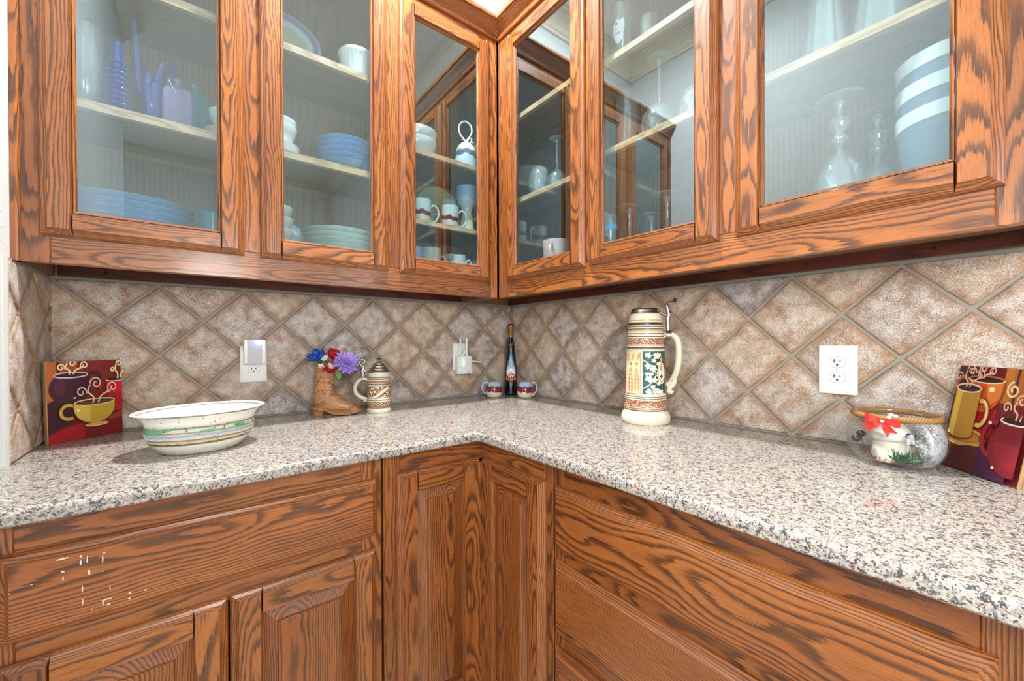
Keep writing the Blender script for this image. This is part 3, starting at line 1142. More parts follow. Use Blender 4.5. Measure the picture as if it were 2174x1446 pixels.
it.append(((206, 84, 30), [(.175, .87)] + ell(.40, .80, .228, .228, 20, 180, 360) + [(.628, .87)]))
it.append(((222, 128, 46), [(.42, .86), (.62, .86), (.60, .72), (.50, .64), (.44, .74)]))
it.append(((254, 236, 190), ell(.49, .79, .034, .024)))
it.append(((190, 112, 48), ell(.40, .88, .235, .036)))
it.append(((52, 22, 24), ell(.40, .872, .21, .028)))
for q in ringq(.40, .88, .235, .036, .006, 180, 360):
    it.append(((242, 220, 190), q))
it.append(((92, 60, 30), ell(.27, .305, .30, .098)))
it.append(((200, 160, 66), ell(.27, .315, .295, .092)))
it.append(((150, 96, 44), ell(.27, .325, .23, .062)))
it.append(((188, 118, 54), ell(.29, .322, .19, .048)))
for q in ringq(.27, .315, .27, .080, .009, 190, 250):
    it.append(((250, 236, 200), q))
for q in ringq(.43, .56, .085, .115, .026, -110, 110):
    it.append(((96, 58, 26), q))
for q in ringq(.43, .56, .085, .115, .020, -110, 110):
    it.append(((214, 170, 84), q))
for q in ringq(.437, .565, .085, .115, .006, -40, 80):
    it.append(((252, 240, 214), q))
it.append(((90, 58, 24), [(.065, .34)] + ell(.235, .34, .17, .05, 16, 180, 360) + [(.405, .78), (.065, .78)]))
it.append(((178, 130, 48), [(.072, .345)] + ell(.235, .345, .163, .048, 16, 180, 360) + [(.398, .78), (.072, .78)]))
it.append(((216, 180, 70), [(.085, .33), (.16, .305), (.16, .77), (.085, .77)]))
it.append(((196, 148, 84), ell(.235, .78, .165, .040)))
it.append(((58, 26, 26), ell(.235, .776, .150, .032)))
for q in ringq(.235, .78, .165, .040, .006):
    it.append(((236, 214, 180), q))
it.append(((252, 240, 200), ell(.10, .34, .02, .018)))
it.append(((78, 28, 26), [(0, 0), (.52, 0), (.52, .255), (.40, .25), (.25, .22), (.12, .17), (0, .10)]))
it.append(((66, 24, 52), [(.52, 0), (.9, 0), (.9, .30), (.52, .255)]))
for q in ringq(.66, .36, .105, .145, .030, 70, 280):
    it.append(((84, 16, 28), q))
for q in ringq(.66, .365, .105, .145, .022, 70, 280):
    it.append(((146, 26, 38), q))
it.append(((118, 18, 32), ell(.93, .31, .285, .25)))
it.append(((136, 24, 38), ell(.95, .33, .25, .21)))
it.append(((118, 18, 32), [(.70, .34), (1, .34), (1, .54), (.73, .54)]))
it.append(((52, 18, 26), ell(.90, .54, .17, .032)))
for q in ringq(.90, .54, .17, .032, .007, 150, 330):
    it.append(((240, 218, 212), q))
it.append(((250, 226, 214), ell(.62, .495, .022, .012)))
it.append(((250, 226, 214), ell(.76, .115, .018, .012)))
steam(it, .22, .785, .40, .20, (224, 180, 160), .008)
steam(it, .40, .88, .34, .11, (224, 180, 160), .009)
steam(it, .93, .55, .40, .20, (226, 180, 160), .009)
for q in stroke(curl(.86, .80, .075, 1.4, 100), .010):
    it.append(((236, 206, 160), q))
art_board('picture_board', 'picture board of a tall yellow mug and orange cup, beside the glass bowl',
          (-0.112, -1.624, CT + 0.0006), atan2(-1.678 + 1.57, -.173 + .051) + 0, radians(11), .163, .2155, .0135, it)


def facing(x, y):
    return atan2(y - CAM.y, x - CAM.x) - pi / 2


# --- oval pottery bowl with glaze bands
def pottery():
    t = NT('banded_pottery_glaze')
    o = t.obj()
    sp = t.n('SeparateXYZ', {0: o})
    n = t.noise(t.scaled(o, (14, 14, 60)), 1.0, 3, .6)
    h = t.math('ADD', t.math('MULTIPLY', sp.outputs[2], 10.0), t.math('MULTIPLY', t.math('SUBTRACT', n, .5), .06))
    W_ = S(240, 238, 228)
    c = t.ramp(h, [(0.0, S(214, 208, 194)), (.24, W_), (.27, S(112, 100, 62)), (.30, S(120, 104, 66)), (.32, S(222, 216, 196)), (.36, S(204, 178, 144)), (.39, S(128, 108, 70)), (.41, S(222, 216, 200)), (.45, S(190, 198, 208)),
                   (.49, S(140, 160, 186)), (.52, S(214, 210, 198)), (.545, S(196, 170, 138)), (.565, S(138, 104, 60)), (.58, S(206, 216, 204)), (.63, S(196, 214, 198)), (.665, S(128, 90, 46)), (.69, S(206, 196, 176)), (.73, S(222, 222, 214)), (.77, W_), (.93, W_), (.955, S(96, 104, 98)), (.985, W_)])
    green = t.ramp(t.noise(t.scaled(o, (16, 16, 40)), 1.0, 2), [(.46, 0.0), (.58, 1.0)])
    zone = t.ramp(h, [(.50, 0.0), (.56, 1.0), (.66, 1.0), (.70, 0.0)])
    c = t.mix(t.math('MULTIPLY', green, zone), c, S(104, 164, 128))
    blot = t.math('MULTIPLY', t.ramp(t.noise(t.scaled(o, (110, 110, 160)), 1.0, 2), [(.60, 0.0), (.66, 1.0)]), t.ramp(h, [(.26, 0.0), (.30, 1.0), (.34, 0.3), (.55, 0.2), (.62, 1.0), (.67, 0.8), (.72, 0.0)]))
    c = t.mix(blot, c, S(58, 70, 40))
    speck = t.n('TexVoronoi', {'Vector': o, 'Scale': 90.0})
    c = t.mix(t.ramp(speck.outputs['Distance'], [(.10, 1.0), (.16, 0.0)]), c, S(96, 86, 66))
    t.set(Base_Color=c, Roughness=.14)
    return t.m


bx, by = -1.303, -0.405
BOWL = thing('pottery_bowl', 'large oval white pottery bowl with green, blue and brown glaze stripes', 'bowl', loc=(bx, by, CT + .0005), rz=radians(13))
bm = bmnew()
prof = [(0.0, .006), (.070, .004), (.072, .0), (.080, .0), (.084, .004), (.100, .020), (.1105, .038), (.1135, .052), (.112, .066), (.114, .078), (.121, .088), (.1335, .0965), (.1355, .0985), (.133, .1005), (.125, .0965), (.113, .086), (.106, .070), (.105, .050), (.096, .028), (.078, .012), (0.0, .010)]
lathe(bm, prof, 72, sx=1.0, sy=.80, wob=lambda a, z: 1 + .006 * sin(3 * a + 20 * z) + (.012 if z > .09 else 0) * sin(2 * a + 1))
obj('bowl_body', bm, pottery(), BOWL, smooth=True, angle=60)

# --- boot vase
def leather():
    t = NT('carved_boot_glaze')
    o = t.obj()
    n = t.noise(t.scaled(o, (18, 26, 60)), 1.0, 4, .6, 1.2)
    c = t.ramp(n, [(.28, S(108, 70, 44)), (.42, S(152, 100, 62)), (.54, S(190, 140, 94)), (.70, S(124, 80, 50))])
    st = t.noise(t.scaled(o, (26, 34, 70)), 1.0, 2, .5, 2.2)
    ln = t.ramp(t.math('ABSOLUTE', t.math('SUBTRACT', st, .5)), [(.0, 1.0), (.022, 0.0)])
    c = t.mix(t.math('MULTIPLY', ln, .6), c, S(96, 60, 36))
    t.set(Base_Color=c, Roughness=.3)
    t.bump(t.math('SUBTRACT', n, t.math('MULTIPLY', ln, .3)), .5, .003)
    return t.m


BOOTM = leather()
fx, fy = -0.905, -0.135
BOOT = thing('boot_vase', 'brown carved cowboy boot vase holding artificial flowers', 'vase', loc=(-0.945, -0.118, CT + .0005), rz=radians(-24))
bm = bmnew()
secs = []   # (centre x, centre z, half length along, half width, tilt of the section from horizontal in degrees)
for cx, cz, a, b, tl in [(.004, .178, .0345, .0285, 10), (.002, .168, .0335, .028, 8), (.0, .150, .0315, .027, 4), (-.003, .130, .031, .0265, 0), (-.004, .108, .0325, .027, -2), (-.006, .088, .034, .027, -6),
                         (-.007, .074, .036, .027, -12), (-.003, .060, .041, .0275, -26), (.006, .049, .045, .028, -42), (.022, .040, .040, .029, -60), (.043, .0325, .0310, .029, -74), (.066, .0265, .0235, .0285, -82),
                         (.088, .0215, .0175, .0255, -86), (.104, .0178, .0132, .020, -88), (.115, .0155, .0095, .0125, -90), (.1195, .0148, .005, .006, -90)]:
    t = radians(tl)
    lp = []
    for k in range(28):
        q = 2 * pi * k / 28
        ca, sa = cos(q), sin(q)
        u = a * (abs(ca) ** .85) * (1 if ca > 0 else -1)
        v = b * (abs(sa) ** .9) * (1 if sa > 0 else -1)
        x, z = cx + u * cos(t), cz + u * -sin(t) * 1.0
        z = max(z, .0065)
        lp.append((x, v, z))
    secs.append(lp)
rings(bm, secs, False, True)
# open mouth with an inner wall
lip = secs[0]
mx, mz = sum(p[0] for p in lip) / 28, sum(p[2] for p in lip) / 28
inn = [[(mx + (p[0] - mx) * f, p[1] * f, p[2] - dz) for p in lip] for f, dz in ((.98, -.001), (.86, 0.0), (.82, .02), (.78, .06))]
rings(bm, [secs[0]] + inn, False, True)
bmesh.ops.remove_doubles(bm, verts=bm.verts, dist=1e-6)
obj('boot_body', bm, BOOTM, BOOT, smooth=True, angle=60)
# sole with a raised heel
bm = bmnew()
lp = []
sole = [(-.0405, .012), (-.038, .020), (-.030, .0245), (-.010, .0245), (.012, .022), (.035, .0265), (.060, .0305), (.085, .0275), (.104, .0205), (.117, .011), (.1235, .0)]
full = sole + [(x, -y) for x, y in reversed(sole[:-1])]
sz = lambda x: .024 if x < -.012 else (.024 - .0225 * min(1, (x + .012) / .045) if x < .033 else .0015 + (.010 * max(0, (x - .085) / .04)))
rings(bm, [[(x, y * .94, sz(x)) for x, y in full], [(x, y, sz(x) + .001) for x, y in full], [(x, y, sz(x) + .006) for x, y in full], [(x * .99, y * .93, sz(x) + .0075) for x, y in full]])
obj('sole', bm, BOOTM, BOOT, smooth=True, angle=50)
bm = bmnew()
hl = [(-.041, .012), (-.0385, .0205), (-.030, .0245), (-.004, .0225), (-.001, .0)]
hf = hl + [(x, -y) for x, y in reversed(hl[:-1])]
rings(bm, [[(-.018 + (x + .018) * f, y * f, z) for x, y in hf] for f, z in ((.86, 0), (.9, .001), (.94, .012), (1.0, .025))])
obj('heel', bm, BOOTM, BOOT, smooth=True, angle=40)
# pull strap seams along the shaft
for sgn in (-1, 1):
    bm = bmnew()
    tube(bm, spline([(.0 + .01 * k / 6 - .004, sgn * (.0275 + .0006), .168 - .09 * k / 6) for k in range(7)], 3), .0012, 6)
    obj('side_seam', bm, BOOTM, BOOT, smooth=True)


# --- artificial flowers standing in the boot
def petal_mesh(name, L, Wd, cup, tip, mat, seg=6, curl=0.0):
    """one petal growing along +x from the origin, arching upward"""
    bm = bmnew()
    rows = []
    for k in range(seg + 1):
        t = k / seg
        wd = Wd * (sin(pi * min(.97, t * .86 + .09)) ** .8) if tip < .5 else Wd * (1 - t) ** .7 * (t * 1.4 + .4)
        if k == seg:
            wd = Wd * (.30 if tip < .5 else .03)
        x, z = L * t, cup * L * t * t + curl * L * max(0, t - .6) ** 2 * 6
        rows.append([(x, -wd, z + .22 * wd), (x, -wd * .5, z), (x, 0, z + .10 * wd), (x, wd * .5, z), (x, wd, z + .22 * wd)])
    th = .0006
    top = [[bm.verts.new(p) for p in r] for r in rows]
    bot = [[bm.verts.new((p[0], p[1], p[2] - th)) for p in r] for r in rows]
    for k in range(seg):
        for q in range(4):
            bm.faces.new((top[k][q], top[k][q + 1], top[k + 1][q + 1], top[k + 1][q]))
            bm.faces.new((bot[k][q], bot[k + 1][q], bot[k + 1][q + 1], bot[k][q + 1]))
        bm.faces.new((top[k][0], top[k + 1][0], bot[k + 1][0], bot[k][0]))
        bm.faces.new((top[k][4], bot[k][4], bot[k + 1][4], top[k + 1][4]))
    bm.faces.new([top[seg][q] for q in range(5)] + [bot[seg][q] for q in range(4, -1, -1)])
    bmesh.ops.recalc_face_normals(bm, faces=bm.faces)
    me = bpy.data.meshes.new(name)
    bm.to_mesh(me)
    bm.free()
    me.materials.append(mat)
    me.polygons.foreach_set('use_smooth', [True] * len(me.polygons))
    return me


def petals(root, me, n, pitch, r0, ph=0.0, sc=1.0, jit=.12, z=0.0):
    for k in range(n):
        o = bpy.data.objects.new('petal', me)
        COL.objects.link(o)
        o.parent = root
        a = 2 * pi * k / n + ph + rng.uniform(-jit, jit)
        p = pitch + rng.uniform(-jit, jit)
        o.rotation_euler = (0, -p, a)
        o.location = (r0 * cos(a), r0 * sin(a), z)
        s = sc * rng.uniform(.9, 1.08)
        o.scale = (s, s, s)


def stem(root, frm, to):
    """green stem from the head (local origin) down into the boot; built in world space"""
    inv = (Matrix.Translation(root.location) @ root.rotation_euler.to_matrix().to_4x4()).inverted()
    mid = [(frm[0] * .6 + to[0] * .4, frm[1] * .6 + to[1] * .4, frm[2] * .45 + to[2] * .55)]
    bm = bmnew()
    tube(bm, [inv @ Vector(p) for p in spline([frm] + mid + [to], 4)], .0016, 7)
    obj('stem', bm, GREEN, root, smooth=True)


GREEN = colm(38, 92, 44, .5)
LEAFG = colm(112, 146, 74, .5)
MOUTH = Vector((-0.942, -0.119, CT + .135))
tocam = lambda x, y: atan2(CAM.y - y, CAM.x - x)


def flower(name, label, loc, tilt, az, group='artificial flowers in the boot'):
    r = thing(name, label, 'flower', group, loc=loc)
    r.rotation_euler = Matrix.Rotation(az, 3, 'Z').to_4x4().to_3x3().to_euler()
    m = Matrix.Rotation(az, 3, 'Z') @ Matrix.Rotation(tilt, 3, 'Y')
    r.rotation_euler = m.to_euler()
    return r


LILAC = plain('lilac_petal', S(178, 156, 228), .6)
LILAC2 = plain('deep_lilac_petal', S(156, 132, 218), .6)
ROYAL = plain('royal_blue_petal', S(22, 82, 186), .45)
REDP = plain('red_petal', S(190, 24, 40), .45)
DRED = plain('dark_red_petal', S(128, 16, 32), .45)
WHP = plain('white_petal', S(236, 230, 224), .5)

# big lilac chrysanthemum
p_ = (-0.8865, -0.170, CT + .1915)
fl = flower('chrysanthemum', 'large lilac chrysanthemum with many layered petals above the boot toe', p_, radians(58), tocam(p_[0], p_[1]) + radians(12))
m1 = petal_mesh('petal_long', .043, .0084, .10, 0, LILAC2, 5, .05)
m2 = petal_mesh('petal_mid', .035, .0078, .22, 0, LILAC, 5, .05)
m3 = petal_mesh('petal_short', .021, .0058, .4, 0, LILAC, 5, .05)
petals(fl, m1, 15, radians(-14), .003)
petals(fl, m1, 14, radians(6), .003, .2, .97)
petals(fl, m2, 13, radians(24), .003, .1, 1.05, z=.002)
petals(fl, m2, 10, radians(42), .003, .4, .95, z=.003)
petals(fl, m3, 8, radians(58), .002, .2, .95, z=.004)
bm = bmnew(); lathe(bm, [(0, .004), (.0028, .006), (.0022, .014), (0, .016)], 8)
obj('flower_centre', bm, colm(40, 36, 60, .6), fl, smooth=True)
stem(fl, p_, MOUTH + Vector((.012, -.004, 0)))

# blue rose with pointed petals
p_ = (-0.966, -0.118, CT + .200)
fl = flower('rose', 'royal blue silk rose with pointed petals, leaning out left of the boot', p_, radians(26), radians(165))
m1 = petal_mesh('petal_point', .046, .019, .34, 1, ROYAL, 6, .10)
m2 = petal_mesh('petal_point_small', .036, .0165, .5, 1, ROYAL, 6, .06)
petals(fl, m1, 6, radians(8), .003, .0, 1.0)
petals(fl, m1, 5, radians(30), .003, .5, .9, z=.002)
petals(fl, m2, 5, radians(52), .002, .2, .95, z=.004)
petals(fl, m2, 3, radians(72), .001, .2, .8, z=.005)
bm = bmnew(); lathe(bm, [(0, -.012), (.006, -.010), (.009, -.003), (.006, .001), (0, .001)], 10)
obj('calyx', bm, GREEN, fl, smooth=True)
stem(fl, p_, MOUTH + Vector((-.010, .004, 0)))

# dark red rose at the back
p_ = (-0.921, -0.122, CT + .203)
fl = flower('rose', 'dark red silk rose half hidden behind the lilac chrysanthemum', p_, radians(30), radians(-60))
m1 = petal_mesh('petal_red', .034, .017, .45, 0, REDP, 6, .05)
m2 = petal_mesh('petal_dark', .028, .015, .6, 0, DRED, 6, .05)
petals(fl, m1, 6, radians(18), .002, 0, 1.0)
petals(fl, m1, 5, radians(40), .002, .4, .9, z=.002)
petals(fl, m2, 4, radians(62), .002, .2, .9, z=.003)
stem(fl, p_, MOUTH + Vector((.004, .004, 0)))

# small red and white blossoms in front
SM = [(-.9525, -.140, .205, 'W', 1.0), (-.9475, -.148, .170, 'R', 1.0), (-.9345, -.150, .177, 'W', 1.1), (-.9205, -.152, .186, 'R', 1.0), (-.9205, -.153, .168, 'R', .95), (-.9365, -.148, .158, 'R', .9), (-.9635, -.138, .176, 'W', .8), (-.876, -.128, .214, 'W', 1.0)]
LB = ['small white blossom in front of the blue rose', 'small red blossom under the blue rose, lowest on the left', 'small white blossom between the red ones', 'small red blossom beside the lilac chrysanthemum, upper of two',
      'small red blossom beside the lilac chrysanthemum, lower of two', 'small red blossom just above the boot rim', 'tiny white blossom at the left edge of the bunch, below the blue rose', 'white blossom peeping out behind the top of the lilac chrysanthemum']
mw = petal_mesh('petal_white', .0135, .0068, .35, 0, WHP, 4, .1)
mr = petal_mesh('petal_scarlet', .0135, .0068, .35, 0, REDP, 4, .1)
for (x, y, z, c, s), lb in zip(SM, LB):
    p_ = (x, y, CT + z)
    fl = flower('blossom', lb, p_, radians(55), tocam(x, y) + rng.uniform(-.5, .5))
    petals(fl, mw if c == 'W' else mr, 5, radians(14), .001, rng.random(), s)
    petals(fl, mw if c == 'W' else mr, 4, radians(50), .001, rng.random(), s * .75, z=.001)
    stem(fl, p_, MOUTH + Vector((rng.uniform(-.01, .01), -.004, 0)))
# leaves at the rim
lm = petal_mesh('leaf_blade', .034, .0135, -.25, 0, LEAFG, 6)
dm = petal_mesh('leaf_blade_dark', .034, .010, .0, 1, GREEN, 6)
for nm, lb, loc, rot, me in (('leaf', 'pale green ribbed fabric leaf hanging over the boot rim', (-.915, -.158, CT + .166), (0, radians(58), radians(-70)), lm),
                             ('leaf', 'dark green fabric leaf below the lilac chrysanthemum, on the right', (-.885, -.160, CT + .160), (0, radians(10), radians(-20)), dm),
                             ('leaf', 'dark green fabric leaf under the blue rose', (-.958, -.128, CT + .180), (0, radians(-6), radians(170)), dm)):
    o = bpy.data.objects.new(nm, me)
    COL.objects.link(o)
    o.location = loc
    o.rotation_euler = rot
    tag(o, lb, 'leaf', 'fabric leaves in the boot')


# ------------------------------------------------------------------ steins
STONE = plain('cream_stoneware', S(226, 216, 192), .3)
STONEG = plain('grey_stoneware_line', S(112, 104, 92), .3)
STONEK = plain('dark_line_glaze', S(52, 44, 40), .3)
TANL = plain('tan_line_glaze', S(196, 164, 118), .3)


def relief(name, ground, leaf, scale, dist=3.0, thr=.5):
    t = NT(name)
    o = t.obj()
    sp = t.n('SeparateXYZ', {0: o})
    ang = t.math('ARCTAN2', sp.outputs[1], sp.outputs[0])
    v = t.n('CombineXYZ', {0: t.math('MULTIPLY', ang, .05), 1: sp.outputs[2], 2: 0.0}).outputs[0]
    n = t.noise(v, scale * 4.2, 1, .4, .5)
    m = t.noise(v, scale * 9.0, 1, .4)
    line = t.ramp(t.math('ABSOLUTE', t.math('SUBTRACT', t.noise(v, scale * 2.6, 0, .4, 1.6), .5)), [(.012, 1.0), (.03, 0.0)])
    f = t.math('MAXIMUM', t.math('MULTIPLY', t.ramp(n, [(.52, 0.0), (.57, 1.0)]), t.ramp(m, [(.40, 0.0), (.46, 1.0)])), line)
    t.set(Base_Color=t.mix(f, ground, leaf), Roughness=.32)
    t.bump(f, .6, .002)
    return t.m


SCROLL = relief('brown_scroll_relief', S(146, 66, 32), S(236, 220, 190), 62)
SCROLL2 = relief('russet_leaf_relief', S(124, 54, 24), S(232, 214, 184), 46)
DIAM = None


def diamond_mat():
    t = NT('brown_diamond_band')
    o = t.obj()
    sp = t.n('SeparateXYZ', {0: o})
    ang = t.math('MULTIPLY', t.math('ARCTAN2', sp.outputs[1], sp.outputs[0]), 26 / (2 * pi) * 1.0)
    zz = t.math('MULTIPLY', sp.outputs[2], 95.0)
    a = t.math('ABSOLUTE', t.math('SUBTRACT', t.math('FRACT', t.math('ADD', ang, zz)), .5))
    b = t.math('ABSOLUTE', t.math('SUBTRACT', t.math('FRACT', t.math('SUBTRACT', ang, zz)), .5))
    f = t.math('GREATER_THAN', t.math('MINIMUM', a, b), .20)
    t.set(Base_Color=t.mix(f, S(128, 84, 54), S(232, 216, 188)), Roughness=.35)
    return t.m


DIAM = diamond_mat()


def bell_curve(pts, n=6):
    return [(p.x, p.y) for p in spline([(r, z, 0) for r, z in pts], n)]


# --- tall stein
sx_, sy_ = -0.150, -0.911
TS = thing('beer_stein', 'tall cream beer stein with green and brown relief and a pewter lid', 'stein', loc=(sx_, sy_, CT + .0005), rz=facing(sx_, sy_) + radians(6))
bm = bmnew()
mats = [STONE, STONEG, STONEK, SCROLL, TANL]
P_ = [(0, .006), (.060, .003), (.066, 0, ), (.0735, .0), (.0775, .006), (.0775, .020), (.0735, .031), (.068, .0385), (.0675, .043), (.0685, .046), (.0675, .049), (.0672, .0525), (.0665, .0535), (.0655, .0765), (.0662, .0775), (.0662, .081), (.0650, .083), (.0655, .0865), (.0645, .089),
      (.0635, .091), (.0592, .236), (.0598, .238), (.0598, .2435), (.0580, .2455), (.0588, .249), (.0582, .2525), (.0575, .2535), (.0570, .2735), (.0578, .2745), (.0578, .278), (.0560, .2805), (.0570, .287), (.0560, .290), (.0568, .295), (.0558, .302), (.0565, .3045), (.0555, .309), (.0535, .3115), (.0545, .3145), (.0528, .318), (.0535, .322), (.0520, .325), (.0530, .3285), (.0522, .333), (.0475, .3515), (.0470, .353), (0, .353)]
MI = []
for (r, z), (r2, z2) in zip(P_, P_[1:]):
    zz = (z + z2) / 2
    MI.append(3 if .0535 < zz < .0765 or .2535 < zz < .2735 else 2 if (.043 < zz < .046 or .081 < zz < .083 or .2435 < zz < .2455 or .278 < zz < .2805 or .302 < zz < .304 or .309 < zz < .3115 or .318 < zz < .3205) else
              1 if (.049 < zz < .0525 or .0865 < zz < .089 or .238 < zz < .2435 or .287 < zz < .290 or .3145 < zz < .318 or .322 < zz < .325) else 4 if (.0465 < zz < .049 or .249 < zz < .2525 or .295 < zz < .302 or .3285 < zz < .333) else 0)
lathe(bm, P_, 56, MI)
obj('stein_body', bm, mats, TS, smooth=True, angle=40)
RZ = lambda z: .0635 + (.0592 - .0635) * (z - .091) / .145


def onst(u, v, h):      # u: angle in radians measured from the side that faces the viewer (-y), v: height
    r = RZ(v) + h
    return (r * sin(u), -r * cos(u), v)


GRN, CRW, BRN, ORG = (30, 84, 78), (228, 222, 204), (168, 110, 54), (206, 150, 96)
it = []
it.append((GRN, [(-.30, .098), (1.25, .098), (1.25, .232), (-.30, .232)]))
it.append((CRW, [(-.30, .098), (-.245, .098), (-.245, .232), (-.30, .232)]))
# leafy lattice on the green panel
for q in stroke(sp2([(-.22, .205), (.10, .190), (.38, .168), (.55, .160)]), .030, .06):
    it.append((CRW, q))
for q in stroke(sp2([(-.22, .115), (.10, .128), (.38, .152), (.55, .160)]), .030, .06):
    it.append((CRW, q))
for q in stroke([(-.245, .161), (.40, .161)], .07, .06):
    it.append((CRW, q))
it.append((GRN, ell(-.16, .161, .05, .005)))
it.append((GRN, ell(.34, .161, .05, .005)))


def leaf3(cx, cz, s, rot):
    for d, l in ((0, 1.0), (50, .8), (-50, .8), (100, .55), (-100, .55)):
        a = radians(rot + d)
        pts = []
        for k in range(9):
            t = k / 8
            wdt = .22 * sin(pi * t) ** .8
            pts.append((t * l, wdt))
        poly = pts + [(t, -w_) for t, w_ in reversed(pts)]
        it.append((CRW, [(cx + s * (x * cos(a) - y * sin(a)) / .06, cz + s * (x * sin(a) + y * cos(a))) for x, y in poly]))


for cx, cz, s, rot in ((.0, .216, .013, 60), (.22, .180, .014, -20), (-.05, .183, .012, 30), (.36, .216, .013, 20), (.30, .200, .010, 80), (.03, .142, .015, 60), (.30, .141, .011, 10), (.0, .108, .012, -40), (.33, .109, .014, -30), (.20, .118, .010, 40), (.62, .215, .013, 120), (.66, .108, .013, -100), (.52, .190, .009, 60), (.52, .133, .009, -60)):
    leaf3(cx, cz, s * 1.3, rot)
# oval medallion at the right of the panel
it.append((CRW, ell(.72, .163, .26, .034)))
it.append((ORG, ell(.72, .163, .22, .029)))
it.append((CRW, ell(.72, .163, .19, .025)))
it.append((ORG, ell(.70, .178, .09, .008)))
it.append((ORG, ell(.72, .205, .10, .010)))
it.append((BRN, ell(.72, .214, .06, .005)))
for q in ([(.68, .145), (.74, .145), (.74, .160), (.68, .160)], [(.62, .150), (.80, .150), (.80, .155), (.62, .155)]):
    it.append(((36, 46, 50), q))
# figure panel at the left: two robed figures under a canopy in ochre lines
it.append(((222, 200, 160), [(-1.25, .098), (-.33, .098), (-.33, .232), (-1.25, .232)]))
for q in stroke([(-1.2, .204), (-.36, .204)], .02, .06):
    it.append((BRN, q))
for q in stroke([(-.345, .10), (-.345, .23)], .008, .06):
    it.append((BRN, q))
for x0 in (-.52, -.85):
    it.append((ORG, [(x0 - .12, .108), (x0 + .13, .108), (x0 + .10, .150), (x0 + .05, .178), (x0 - .06, .178), (x0 - .10, .150)]))
    it.append(((236, 220, 186), [(x0 - .02, .110), (x0 + .07, .110), (x0 + .04, .165), (x0 - .02, .168)]))
    it.append(((230, 196, 150), ell(x0, .186, .055, .008)))
    it.append((BRN, ell(x0, .1925, .06, .005)))
    for dz in (.118, .130, .142, .155):
        for q in stroke(sp2([(x0 - .13, dz), (x0, dz + .004), (x0 + .12, dz - .004)]), .012, .06):
            it.append((BRN if dz != .142 else (120, 70, 40), q))
for x in (-.40, -.68, -1.0):
    for q in stroke(sp2([(x, .205), (x - .06, .212), (x, .222), (x + .07, .226)]), .012, .06):
        it.append((BRN, q))
    it.append((ORG, ell(x + .03, .216, .05, .004)))
painter('relief_panel', it, onst, TS, h0=.0006, strips=.12)


def lidpart(parts, root):
    for nm, prof in parts:
        bm = bmnew()
        lathe(bm, prof, 44)
        obj(nm, bm, PEWTER, root, smooth=True, angle=35)


lidpart([('lid', [(.0, .3525), (.0475, .3525), (.0485, .355), (.0475, .3575), (.0455, .358), (.0445, .361), (.0435, .3665), (.0425, .3685), (.0400, .370), (.0385, .3695), (.0370, .371), (0, .3718)])], TS)
bm = bmnew()
hp = spline([(.050, 0, .2745), (.062, 0, .284), (.083, 0, .284), (.0985, 0, .268), (.1035, 0, .235), (.1015, 0, .195), (.094, 0, .160), (.080, 0, .134), (.0655, 0, .119)], 6)
tube(bm, hp, [.0085 + .004 * sin(pi * k / (len(hp) - 1)) for k in range(len(hp))], 14, flat=.85)
obj('handle', bm, STONE, TS, smooth=True)
bm = bmnew()
tube(bm, spline([(.090, 0, .148), (.088, 0, .128), (.075, 0, .112), (.072, 0, .101), (.080, 0, .098), (.085, 0, .104)], 5), [.0085] * 12 + [.0075] * 9 + [.006] * 5, 12)
obj('handle_scroll', bm, STONE, TS, smooth=True)
bm = bmnew()
for k in range(4, len(hp) - 6):
    a, b = hp[k], hp[k + 1]
    for q in range(2):
        c = a.lerp(b, q / 2)
        for sy in (-1,):
            lathe(bm, [(0, -.0012), (.0011, 0), (0, .0012)], 6, at=(c.x - .002, -.0105, c.z))
so = obj('handle_beading', bm, colm(40, 52, 56), TS, smooth=True)
so['kind'] = 'stuff'
bm = bmnew()
tube(bm, [(.064, 0, .2845), (.0715, 0, .2845), (.079, 0, .2845)], [.0140, .0145, .0140], 16, flat=1.0)
obj('hinge_band', bm, PEWTER, TS, smooth=True, angle=40)
bm = bmnew()
tube(bm, spline([(.072, 0, .292), (.070, 0, .312), (.070, 0, .335), (.073, 0, .350), (.070, 0, .366), (.066, 0, .384)], 5), [.0050, .0050, .0052, .0055, .006, .0065, .006, .0062, .0068, .0072, .0082, .0088, .0080, .0070, .0068, .0072, .0076, .0068, .0055, .0048, .0044, .0042, .0046, .005, .0046, .0038], 10, flat=.6)
tube(bm, spline([(.070, 0, .350), (.060, 0, .349), (.052, 0, .356), (.046, 0, .362)], 4), [.006, .006, .0058, .0055, .0052, .005, .0055, .006, .0062, .0062, .0058, .005, .004], 8, flat=.7)
obj('thumb_lift', bm, PEWTER, TS, smooth=True)
bm = bmnew()
tube(bm, spline([(.066, 0, .384), (.070, .0, .391), (.079, .0, .392), (.086, 0, .396)], 4), .0028, 8)
lathe(bm, [(0, -.008), (.0045, -.006), (.0066, 0), (.0045, .006), (0, .008)], 12, at=(.091, 0, .396))
obj('thumb_ball', bm, colm(64, 46, 38, .35), TS, smooth=True)

